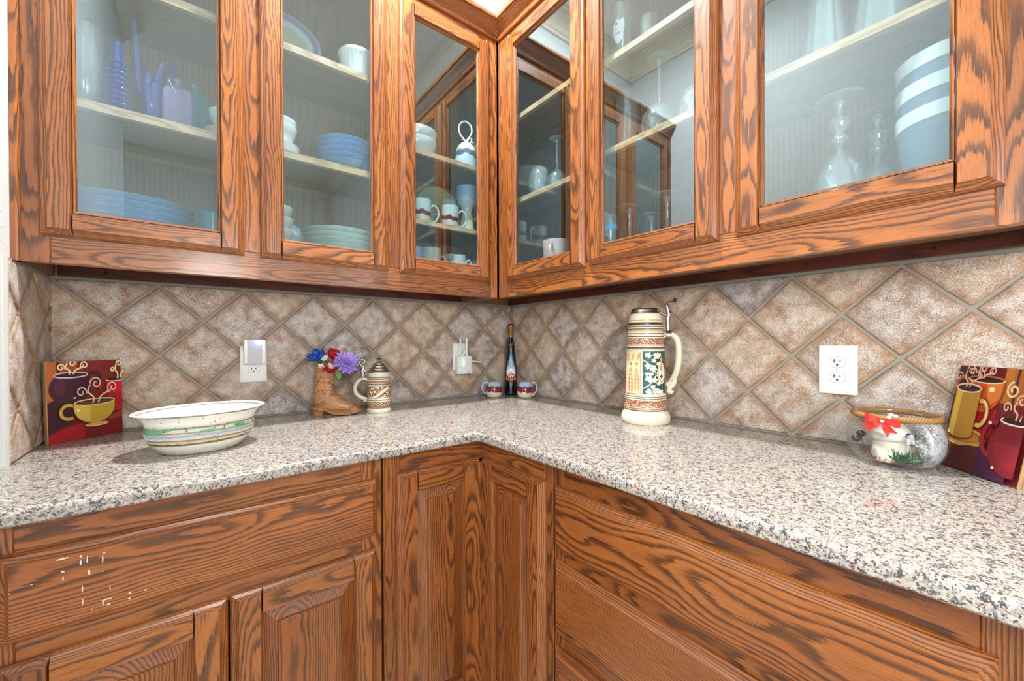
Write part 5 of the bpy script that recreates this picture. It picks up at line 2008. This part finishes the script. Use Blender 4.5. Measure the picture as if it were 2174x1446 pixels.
BLUEC = plain('powder_blue_glaze', S(150, 182, 214), .18)
PALEG = plain('celadon_white_glaze', S(222, 230, 222), .18)
WHITEC = plain('white_glaze', S(236, 238, 238), .16)
SKYC = plain('sky_blue_glaze', S(120, 160, 204), .18)
TEALC = plain('teal_glaze', S(52, 110, 130), .2)
CREAMC = plain('oatmeal_glaze', S(214, 208, 192), .2)

MID, TOP = 1.7762, 2.1122
FLO = FL + .0002
# left door, middle shelf: coloured glass
one('vase', [(0, .004), (.030, .0), (.036, .002), (.0385, .012), (.034, .026), (.033, .034), (.040, .048), (.0415, .110), (.0395, .215), (.0405, .218), (.038, .218), (.0385, .110), (.036, .05), (.028, .04), (0, .038)], CLEAR, 'tall clear glass vase at the left end of the middle shelf', 'vase', (-1.541, -.175, MID), 'coloured glass on the left middle shelf')
pf = [(0, .004), (.026, .0)]
for k in range(10):
    z = .006 + k * .0145
    r = .0315 - .0014 * k
    pf += [(r - .002, z + .001), (r + .0016, z + .0045), (r + .0012, z + .008), (r - .0065, z + .0135)]
pf += [(.0155, .155), (.0135, .165), (.0135, .188), (.0175, .193), (.0160, .196), (.0115, .192), (.0115, .165), (0, .02)]
one('ribbed_bottle', pf, BLUEG, 'blue bottle ringed with spiral ribs, on the left middle shelf', 'bottle', (-1.474, -.200, MID), 'coloured glass on the left middle shelf')
SPK = thing('splash_vase', 'blue glass vase with tall finger-like points, middle shelf behind the left door', 'vase', 'coloured glass on the left middle shelf', loc=(-1.405, -.150, MID))
bm = bmnew()
lathe(bm, [(0, .004), (.030, .0), (.036, .002), (.032, .020), (.028, .050), (.030, .085), (.035, .120), (.037, .132), (.033, .130), (.026, .09), (.024, .04), (0, .03)], 32, wob=lambda a, z: 1 + .08 * sin(6 * a + z * 20))
obj('vase_base', bm, BLUEG, SPK, smooth=True)
for k, (a, h, ln) in enumerate(((200, .29, .018), (20, .235, .022), (110, .20, .014), (290, .190, .016), (340, .165, .016), (160, .215, .012), (250, .150, .012))):
    a = radians(a)
    bm = bmnew()
    tube(bm, spline([(.026 * cos(a), .026 * sin(a), .10), (.033 * cos(a), .033 * sin(a), .14), ((.030 + ln * .4) * cos(a), (.030 + ln * .4) * sin(a), h * .78), ((.030 + ln) * cos(a + .2), (.030 + ln) * sin(a + .2), h)], 5), [.011, .012, .0125, .0125, .012, .011, .0105, .010, .0095, .009, .0085, .008, .0075, .0072, .0065, .0045], 10, flat=.6)
    obj('glass_finger', bm, BLUEG, SPK, smooth=True)


def square_bottle(name, lb, mat, loc, w_, h, rz):
    r = thing(name, lb, 'bottle', 'coloured glass on the left middle shelf', loc=loc, rz=rz)
    bm = bmnew()
    sec = lambda k, z: [(x, y * .62, z) for x, y in rr(0, 0, w_ * k, w_ * k, .010 * k)]
    rings(bm, [sec(.96, 0), sec(1, .004), sec(1, h * .70), sec(.93, h * .78), sec(.70, h * .84), sec(.36, h * .87), sec(.30, h * .89)])
    obj('bottle_body', bm, mat, r, smooth=True, angle=40)
    bm = bmnew()
    lathe(bm, [(.010, h * .885), (.0105, h * .93), (.0135, h * .94), (.0135, h), (0, h)], 20)
    obj('stopper', bm, mat, r, smooth=True, angle=40)


square_bottle('square_bottle', 'square purple glass bottle with stopper, middle shelf behind the left door', PURPG, (-1.350, -.205, MID), .034, .140, radians(-6))
square_bottle('square_bottle', 'square teal glass bottle behind the purple one', TEALG, (-1.312, -.150, MID), .026, .165, radians(10))
bm = bmnew(); tube(bm, spline([(-1.362, -.238, 1.7775), (-1.345, -.241, 1.83), (-1.372, -.236, 1.905)], 5), .0009, 6)
tag(obj('wire_stem', bm, PEWTER, None, smooth=True), 'thin bent wire stem leaning in front of the purple bottle', 'wire')
stack('plate', plate_prof(.055, .018), WHITEC, 3, .012, (-1.236, -.165, MID), 'small white saucer', 'behind the left door', 'white saucers on the left middle shelf', 'plate')
one('bowl', bowl_prof(.046, .058), plain('pale_green_glaze', S(206, 226, 222), .2), 'pale green bowl on three white saucers behind the left door', 'bowl', (-1.236, -.165, MID + .0445))
stack('platter', plate_prof(.150, .026), BLUEC, 8, .0185, (-1.466, -.138, FLO), 'large oval blue platter', 'behind the left door', 'blue platters behind the left door', 'platter', sy=.80)
one('tumbler', [(0, .003), (.024, 0), (.027, .002), (.030, .05), (.036, .148), (.034, .148), (.028, .05), (0, .008)], TEALC, 'teal tumbler standing right of the blue platters', 'tumbler', (-1.274, -.195, FLO))
# middle door
pl_ = plain('sage_and_blue_glaze', S(196, 206, 186), .2)
RB = NT('blue_rimmed_glaze')
sp_ = RB.n('SeparateXYZ', {0: RB.obj()})
rad_ = RB.math('SQRT', RB.math('ADD', RB.math('MULTIPLY', sp_.outputs[0], sp_.outputs[0]), RB.math('MULTIPLY', sp_.outputs[1], sp_.outputs[1])))
RB.set(Base_Color=RB.ramp(RB.math('MULTIPLY', rad_, 10.0), [(.0, S(222, 214, 186)), (.55, S(198, 206, 178)), (.72, S(226, 230, 224)), (.84, S(110, 130, 170)), (.95, S(150, 160, 180)), (1.0, S(232, 236, 236))]), Roughness=.18)
one('plate', plate_prof(.100, .026), RB.m, 'blue-rimmed pottery plate propped upright on the top shelf, middle door', 'plate', (-1.062, -.125, TOP + .0945), seg=48, rot=(radians(68), 0, radians(6)))
one('ramekin', [(0, .003), (.046, 0), (.049, .003), (.053, .012), (.060, .084), (.064, .090), (.066, .098), (.064, .102), (.060, .101), (.056, .088), (.048, .012), (0, .010)], WHITEC, 'white fluted ramekin on the top shelf, middle door', 'ramekin', (-.846, -.180, TOP), seg=72, wob=lambda a, z: 1 + (.022 * cos(24 * a) if .01 < z < .086 else 0))
stack('plate', plate_prof(.070, .020), WHITEC, 3, .013, (-1.104, -.160, MID), 'white dessert plate', 'left in the middle door', 'white dessert plates behind the middle door', 'plate')
stack('bowl', bowl_prof(.062, .062), WHITEC, 2, .020, (-1.104, -.160, MID + .0475), 'white cereal bowl', 'on the dessert plates', 'white cereal bowls behind the middle door', 'bowl')
stack('bowl', plate_prof(.104, .034), SKYC, 5, .0195, (-.876, -.150, MID), 'wide blue soup plate', 'behind the middle door', 'blue soup plates behind the middle door', 'plate')
stack('plate', plate_prof(.128, .026), PALEG, 8, .0190, (-.899, -.136, FLO), 'cream dinner plate', 'behind the middle door', 'cream dinner plates behind the middle door', 'plate')
stack('cup', bowl_prof(.046, .056), CREAMC, 5, .036, (-1.108, -.205, FLO), 'small cream cup', 'left in the middle door', 'cream cups behind the middle door', 'cup')
one('plate', plate_prof(.100, .016), plain('ice_blue_glaze', S(206, 220, 232), .2), 'pale blue plate standing upright behind the cream dinner plates', 'plate', (-1.074, -.040, FLO + .1005), seg=48, rot=(radians(84), 0, 0))

# right door of the left cabinet
S1, S2 = 1.9112, 1.6452
stack('bowl', bowl_prof(.084, .074), WHITEC, 2, .040, (-.604, -.150, S1), 'white serving bowl', 'on the upper shelf by the corner', 'white serving bowls by the corner', 'bowl')


def drip_mat(name, low, mid, top, ht, at=.5):
    t = NT(name)
    o = t.obj()
    sp = t.n('SeparateXYZ', {0: o})
    n = t.noise(t.scaled(o, (36, 36, 10)), 1.0, 3, .6)
    h = t.math('ADD', t.math('MULTIPLY', sp.outputs[2], 1 / ht), t.math('MULTIPLY', t.math('SUBTRACT', n, .5), .45))
    t.set(Base_Color=t.ramp(h, [(0, low), (at - .10, low), (at - .07, mid), (at + .10, mid), (at + .16, top), (1, top)]), Roughness=.18)
    return t.m


BELLM = drip_mat('bell_glaze', S(190, 206, 216), S(84, 92, 120), S(226, 226, 206), .125, .55)
BE = thing('ceramic_bell', 'small ceramic bell with drip glaze and looped handle, upper shelf by the corner', 'bell', loc=(-.388, -.185, S1), rz=radians(-20))
bm = bmnew()
lathe(bm, [(.0470, 0), (.0478, .002), (.0478, .030), (.0470, .060), (.0440, .085), (.0370, .106), (.0250, .120), (.010, .126), (0, .127)], 36)
obj('bell_body', bm, BELLM, BE, smooth=True)
bm = bmnew()
tube(bm, spline([(.014, 0, .122), (-.010, 0, .140), (-.030, 0, .170), (-.028, 0, .200), (-.006, 0, .218), (.018, 0, .206), (.026, 0, .178), (.014, 0, .152), (.002, 0, .134), (.004, 0, .124)], 5), .0050, 10, flat=.8)
obj('handle_loop', bm, WHITEC, BE, smooth=True)
bm = bmnew()
tube(bm, spline([(.004, -.003, .128), (.014, -.004, .146), (.024, -.004, .146), (.022, -.004, .134), (.016, -.004, .130), (.026, -.004, .132), (.032, -.004, .128)], 4), .0028, 8)
obj('handle_curl', bm, WHITEC, BE, smooth=True)


def mug(lb, loc, rz, R_, h, mat, hm, grp=None, name='mug'):
    r = thing(name, lb, 'mug', grp, loc=loc, rz=rz)
    bm = bmnew()
    lathe(bm, [(0, .003), (R_ * .84, 0), (R_ * .92, .002), (R_, h * .12), (R_ * .97, h * .5), (R_ * 1.0, h * .96), (R_ * 1.0, h), (R_ * .95, h), (R_ * .91, h * .5), (R_ * .92, h * .12), (R_ * .8, .007), (0, .006)], 36)
    obj('mug_body', bm, mat, r, smooth=True, angle=60)
    bm = bmnew()
    pts = spline([(R_ * .92, 0, h * .72), (R_ * 1.35, 0, h * .86), (R_ * 1.78, 0, h * .68), (R_ * 1.80, 0, h * .40), (R_ * 1.45, 0, h * .16), (R_ * .97, 0, h * .14)], 5)
    tube(bm, pts, [.0052] * len(pts), 10, flat=.7)
    obj('handle', bm, hm, r, smooth=True)


MM = drip_mat('maroon_drip_glaze', S(208, 204, 196), S(112, 34, 40), S(196, 206, 204), .092, .40)
HG = plain('grey_white_glaze', S(200, 206, 204), .2)
mug('maroon-dripped grey mug at the left of the lower shelf by the corner', (-.606, -.205, S2), radians(-12), .037, .092, MM, HG, 'maroon-dripped mugs by the corner')
mug('maroon-dripped grey mug at the right of the lower shelf by the corner', (-.480, -.205, S2), radians(-22), .037, .092, MM, HG, 'maroon-dripped mugs by the corner')
mug('pale grey mug standing behind the left maroon-dripped mug', (-.550, -.120, S2), radians(-20), .036, .085, HG, HG)
one('plate', plate_prof(.116, .018), plain('moss_green_glaze', S(176, 190, 150), .2), 'green plate standing upright behind the white goblet by the corner', 'plate', (-.442, -.026, S2 + .1165), seg=48, rot=(radians(86), 0, 0))
GOB = drip_mat('cloudy_goblet_glaze', S(226, 224, 200), S(196, 206, 214), S(150, 176, 206), .225, .55)
one('goblet', [(0, .004), (.036, 0), (.039, .003), (.037, .010), (.030, .016), (.033, .028), (.029, .036), (.031, .052), (.026, .064), (.024, .084), (.020, .100), (.026, .120), (.040, .142), (.045, .165), (.044, .190), (.046, .206), (.043, .206), (.040, .168), (.02, .13), (0, .125)], GOB, 'white and blue glazed pottery goblet at the corner end of the lower shelf', 'goblet', (-.372, -.165, S2))
one('goblet', [(0, .004), (.030, 0), (.032, .003), (.024, .012), (.014, .030), (.014, .080), (.026, .100), (.036, .125), (.036, .150), (.034, .150), (.02, .11), (0, .105)], plain('pale_teal_glaze', S(170, 196, 196), .2), 'pale teal pottery goblet behind the white and blue one', 'goblet', (-.432, -.105, S2))
OM = drip_mat('oatmeal_band_glaze', S(198, 190, 176), S(220, 216, 204), S(206, 200, 186), .14, .6)
mug('wide oatmeal mug on the cabinet floor by the corner', (-.553, -.175, FLO), radians(4), .043, .148, OM, CREAMC)
mug('brown-dripped mug on the cabinet floor, nearest the corner', (-.452, -.228, FLO), radians(-30), .030, .124, MM, CREAMC)
mug('tall grey mug at the back of the cabinet floor by the corner', (-.420, -.110, FLO), radians(-35), .034, .150, HG, HG)
one('bowl', bowl_prof(.046, .135), drip_mat('cobalt_wave_glaze', S(176, 190, 214), S(60, 88, 160), S(150, 172, 210), .13, .6), 'blue and white striped bowl on the cabinet floor by the corner', 'bowl', (-.646, -.195, FLO))

# right cabinet: clear glasses, mostly upside down
GG = 'clear glasses in the right cabinet'


def up_wine(lb, loc, rb, h, rbase, stemr=.0042, bowlh=.42, knob=False, name='wine_glass'):
    """wine glass standing on its rim: bowl below, stem and foot above"""
    r = thing(name, lb, 'glass', GG, loc=loc)
    hb = h * bowlh
    bm = bmnew()
    prof = [(rb * .86, 0), (rb * .90, .001), (rb * .98, hb * .30), (rb, hb * .48), (rb * .90, hb * .72), (rb * .60, hb * .90), (rb * .25, hb * .985), (stemr, hb * 1.03)]
    lathe(bm, prof + [(stemr * .8, hb * 1.0), (rb * .22, hb * .95), (rb * .57, hb * .875), (rb * .87, hb * .70), (rb * .97, hb * .48), (rb * .95, hb * .30), (rb * .84, .0)], 40)
    obj('glass_bowl', bm, CLEAR, r, smooth=True, angle=70)
    bm = bmnew()
    sp = [(0, hb * 1.0), (stemr, hb * 1.03)]
    if knob:
        sp += [(stemr * 1.2, hb * 1.08), (stemr * 3.0, hb * 1.12), (stemr * 3.0, hb * 1.16), (stemr * 1.6, hb * 1.20), (stemr * 3.6, hb * 1.30), (stemr * 3.6, hb * 1.36), (stemr * 1.4, hb * 1.44)]
    sp += [(stemr, h * .80), (stemr * 1.1, h - .020), (stemr * 2.2, h - .010), (stemr * 2.4, h - .007), (0, h - .006)]
    lathe(bm, sp, 24)
    obj('stem', bm, CLEAR, r, smooth=True)
    bm = bmnew()
    lathe(bm, [(0, h - .010), (rbase * .3, h - .008), (rbase * .8, h - .0045), (rbase, h - .002), (rbase, h - .0006), (rbase * .97, h), (0, h - .003)], 40)
    obj('foot', bm, CLEAR, r, smooth=True)
    return r


A4, A5 = 1.7702, 1.8032
up_wine('upside-down wine glass with a red mark, middle shelf of the corner-side door', (-.180, -.530, A4), .037, .212, .035)
one('round_glass', [(.040, 0), (.0415, .001), (.049, .040), (.051, .075), (.046, .115), (.034, .140), (.018, .150), (0, .151), (0, .148), (.017, .147), (.033, .137), (.0445, .114), (.0495, .075), (.0475, .04), (.039, 0)], CLEAR, 'stemless round glass upside down, middle shelf of the corner-side door', 'glass', (-.158, -.405, A4), GG)
one('glass_dish', bowl_prof(.078, .060), CLEAR, 'wide clear glass dish behind the stemless round glass', 'dish', (-.088, -.284, A4), GG)
PINK = drip_mat('pink_blue_glaze', S(110, 120, 190), S(206, 150, 146), S(226, 190, 182), .15, .45)
mug('pink and blue glazed mug on the floor of the right cabinet', (-.205, -.552, FLO), radians(-150), .052, .158, PINK, plain('pink_glaze', S(220, 178, 170), .2))
A3 = 2.0952
TG = thing('tall_tumbler', 'tall clear tumbler with a white star decal on the top shelf', 'glass', GG, loc=(-.195, -.850, A3))
bm = bmnew()
lathe(bm, [(0, .004), (.030, 0), (.0335, .002), (.0365, .186), (.0345, .186), (.0315, .010), (0, .010)], 36)
obj('tumbler_wall', bm, CLEAR, TG, smooth=True, angle=60)
it = []
th0 = atan2(CAM.y + .85, CAM.x + .195) + pi / 2
for poly in ([(-.78, .090), (-.72, .118), (-.40, .132), (-.05, .128), (.25, .134), (.32, .108), (.20, .086), (.10, .066), (-.25, .050), (-.45, .056), (-.62, .068)],):
    it.append(((240, 242, 246), poly))
it.append(((40, 110, 100), ell(-.42, .118, .10, .006)))
it.append(((150, 170, 220), [(-.24 + (.22 if k % 2 == 0 else .085) * cos(pi / 2 + k * pi / 5), .086 + (.22 if k % 2 == 0 else .085) * .036 * sin(pi / 2 + k * pi / 5)) for k in range(10)]))
painter('star_decal', it, lambda u, v, h: ((.0352 + h) * sin(u + th0), -(.0352 + h) * cos(u + th0), v), TG, h0=.0012, strips=.12)
one('tumbler', [(0, .004), (.024, 0), (.026, .002), (.029, .130), (.0275, .130), (.0245, .008), (0, .008)], CLEAR, 'short clear tumbler right of the star tumbler, top shelf', 'glass', (-.150, -.925, A3), GG)
one('faceted_glass', [(.0470, 0), (.0480, .002), (.0440, .060), (.0400, .150), (.0375, .205), (.0350, .212), (0, .212), (0, .190), (.0330, .188), (.0370, .150), (.0410, .06), (.0455, 0)], CLEAR, 'tall faceted glass upside down, left end of the middle shelf', 'glass', (-.160, -.850, A5), GG, seg=10)
up_wine('upside-down red wine glass with a wide bowl, middle shelf of the middle door', (-.165, -.972, A5), .056, .262, .040, bowlh=.46)
one('round_glass', [(.040, 0), (.042, .001), (.048, .035), (.046, .070), (.036, .098), (.018, .110), (0, .111), (0, .108), (.017, .107), (.035, .095), (.0445, .069), (.0465, .035), (.039, 0)], CLEAR, 'stemless glass at the right end of the middle shelf, middle door', 'glass', (-.175, -1.098, A5), GG)
for (x, y, z, rb, kb, lb) in ((-.200, -.886, 1.614, .044, .030, 'upside-down stemmed glass on the floor of the middle door, left of three feet'), (-.165, -.944, 1.581, .040, .032, 'upside-down stemmed glass on the floor of the middle door, lowest of three feet'),
                              (-.200, -1.020, 1.617, .046, .038, 'upside-down stemmed glass on the floor of the middle door, tallest of three feet'), (-.160, -1.108, 1.600, .042, .034, 'upside-down stemmed glass on the cabinet floor beside the right stile of the middle door')):
    up_wine(lb, (x, y, FLO), kb, z - FLO, rb, stemr=.0060, bowlh=.44)
SG_ = thing('small_tumbler', 'small tumbler with a blue band on the floor of the right cabinet', 'glass', GG, loc=(-.225, -.827, FLO))
bm = bmnew()
lathe(bm, [(0, .004), (.020, 0), (.022, .002), (.0245, .186), (.023, .186), (.0205, .008), (0, .008)], 32)
obj('tumbler_wall', bm, CLEAR, SG_, smooth=True, angle=60)
bm = bmnew()
lathe(bm, [(.0241, .135), (.0247, .135), (.0249, .152), (.0243, .152)], 32)
obj('blue_band', bm, colm(120, 186, 226, .2), SG_, smooth=True)
# right door
def tall_vase(lb, loc, r, h):
    one('flared_vase', [(0, .006), (r * .9, 0), (r, .003), (r * .98, .02), (r * .70, h * .55), (r * .58, h * .85), (r * .66, h), (r * .62, h), (r * .54, h * .85), (r * .66, h * .55), (r * .93, .02), (0, .014)], CLEAR, lb, 'vase', loc, GG)


tall_vase('tall flared clear vase on the middle shelf, left in the right door', (-.180, -1.400, A5), .046, .255)
tall_vase('wide flared clear vase on the middle shelf, right in the right door', (-.175, -1.500, A5), .054, .262)
tall_vase('slim clear vase between the two flared vases, set back', (-.090, -1.450, A5), .030, .230)
up_wine('large upside-down goblet with a knobbed stem, front of the right door', (-.200, -1.432, FLO), .050, .298, .046, stemr=.0055, bowlh=.62, knob=True, name='goblet')
up_wine('large upside-down goblet with a knobbed stem, behind the front one', (-.100, -1.478, FLO), .046, .282, .044, stemr=.0055, bowlh=.62, knob=True, name='goblet')
CANB = plain('slate_blue_enamel', S(112, 138, 156), .3)
CANW = plain('white_enamel', S(236, 240, 240), .25)
for k, lb in enumerate(('lowest of three nested slate blue cups with white rims', 'middle of three nested slate blue cups with white rims', 'top of three nested slate blue cups with white rims')):
    bm = bmnew()
    pf = [(0, .004), (.054, 0), (.058, .003), (.0775, .1865), (.079, .187), (.0805, .213), (.078, .2135), (.0755, .187), (.056, .008), (0, .008)]
    lathe(bm, pf, 48, [0, 0, 0, 1, 1, 1, 0, 0, 0])
    o = obj('nesting_cup', bm, [CANB, CANW], None, smooth=True, angle=50)
    o.location = (-.158, -1.596, FLO + k * .0522)
    tag(o, lb, 'cup', 'nested cups behind the right door')
# short shade screw plate seen in the corner door: small metal latch inside
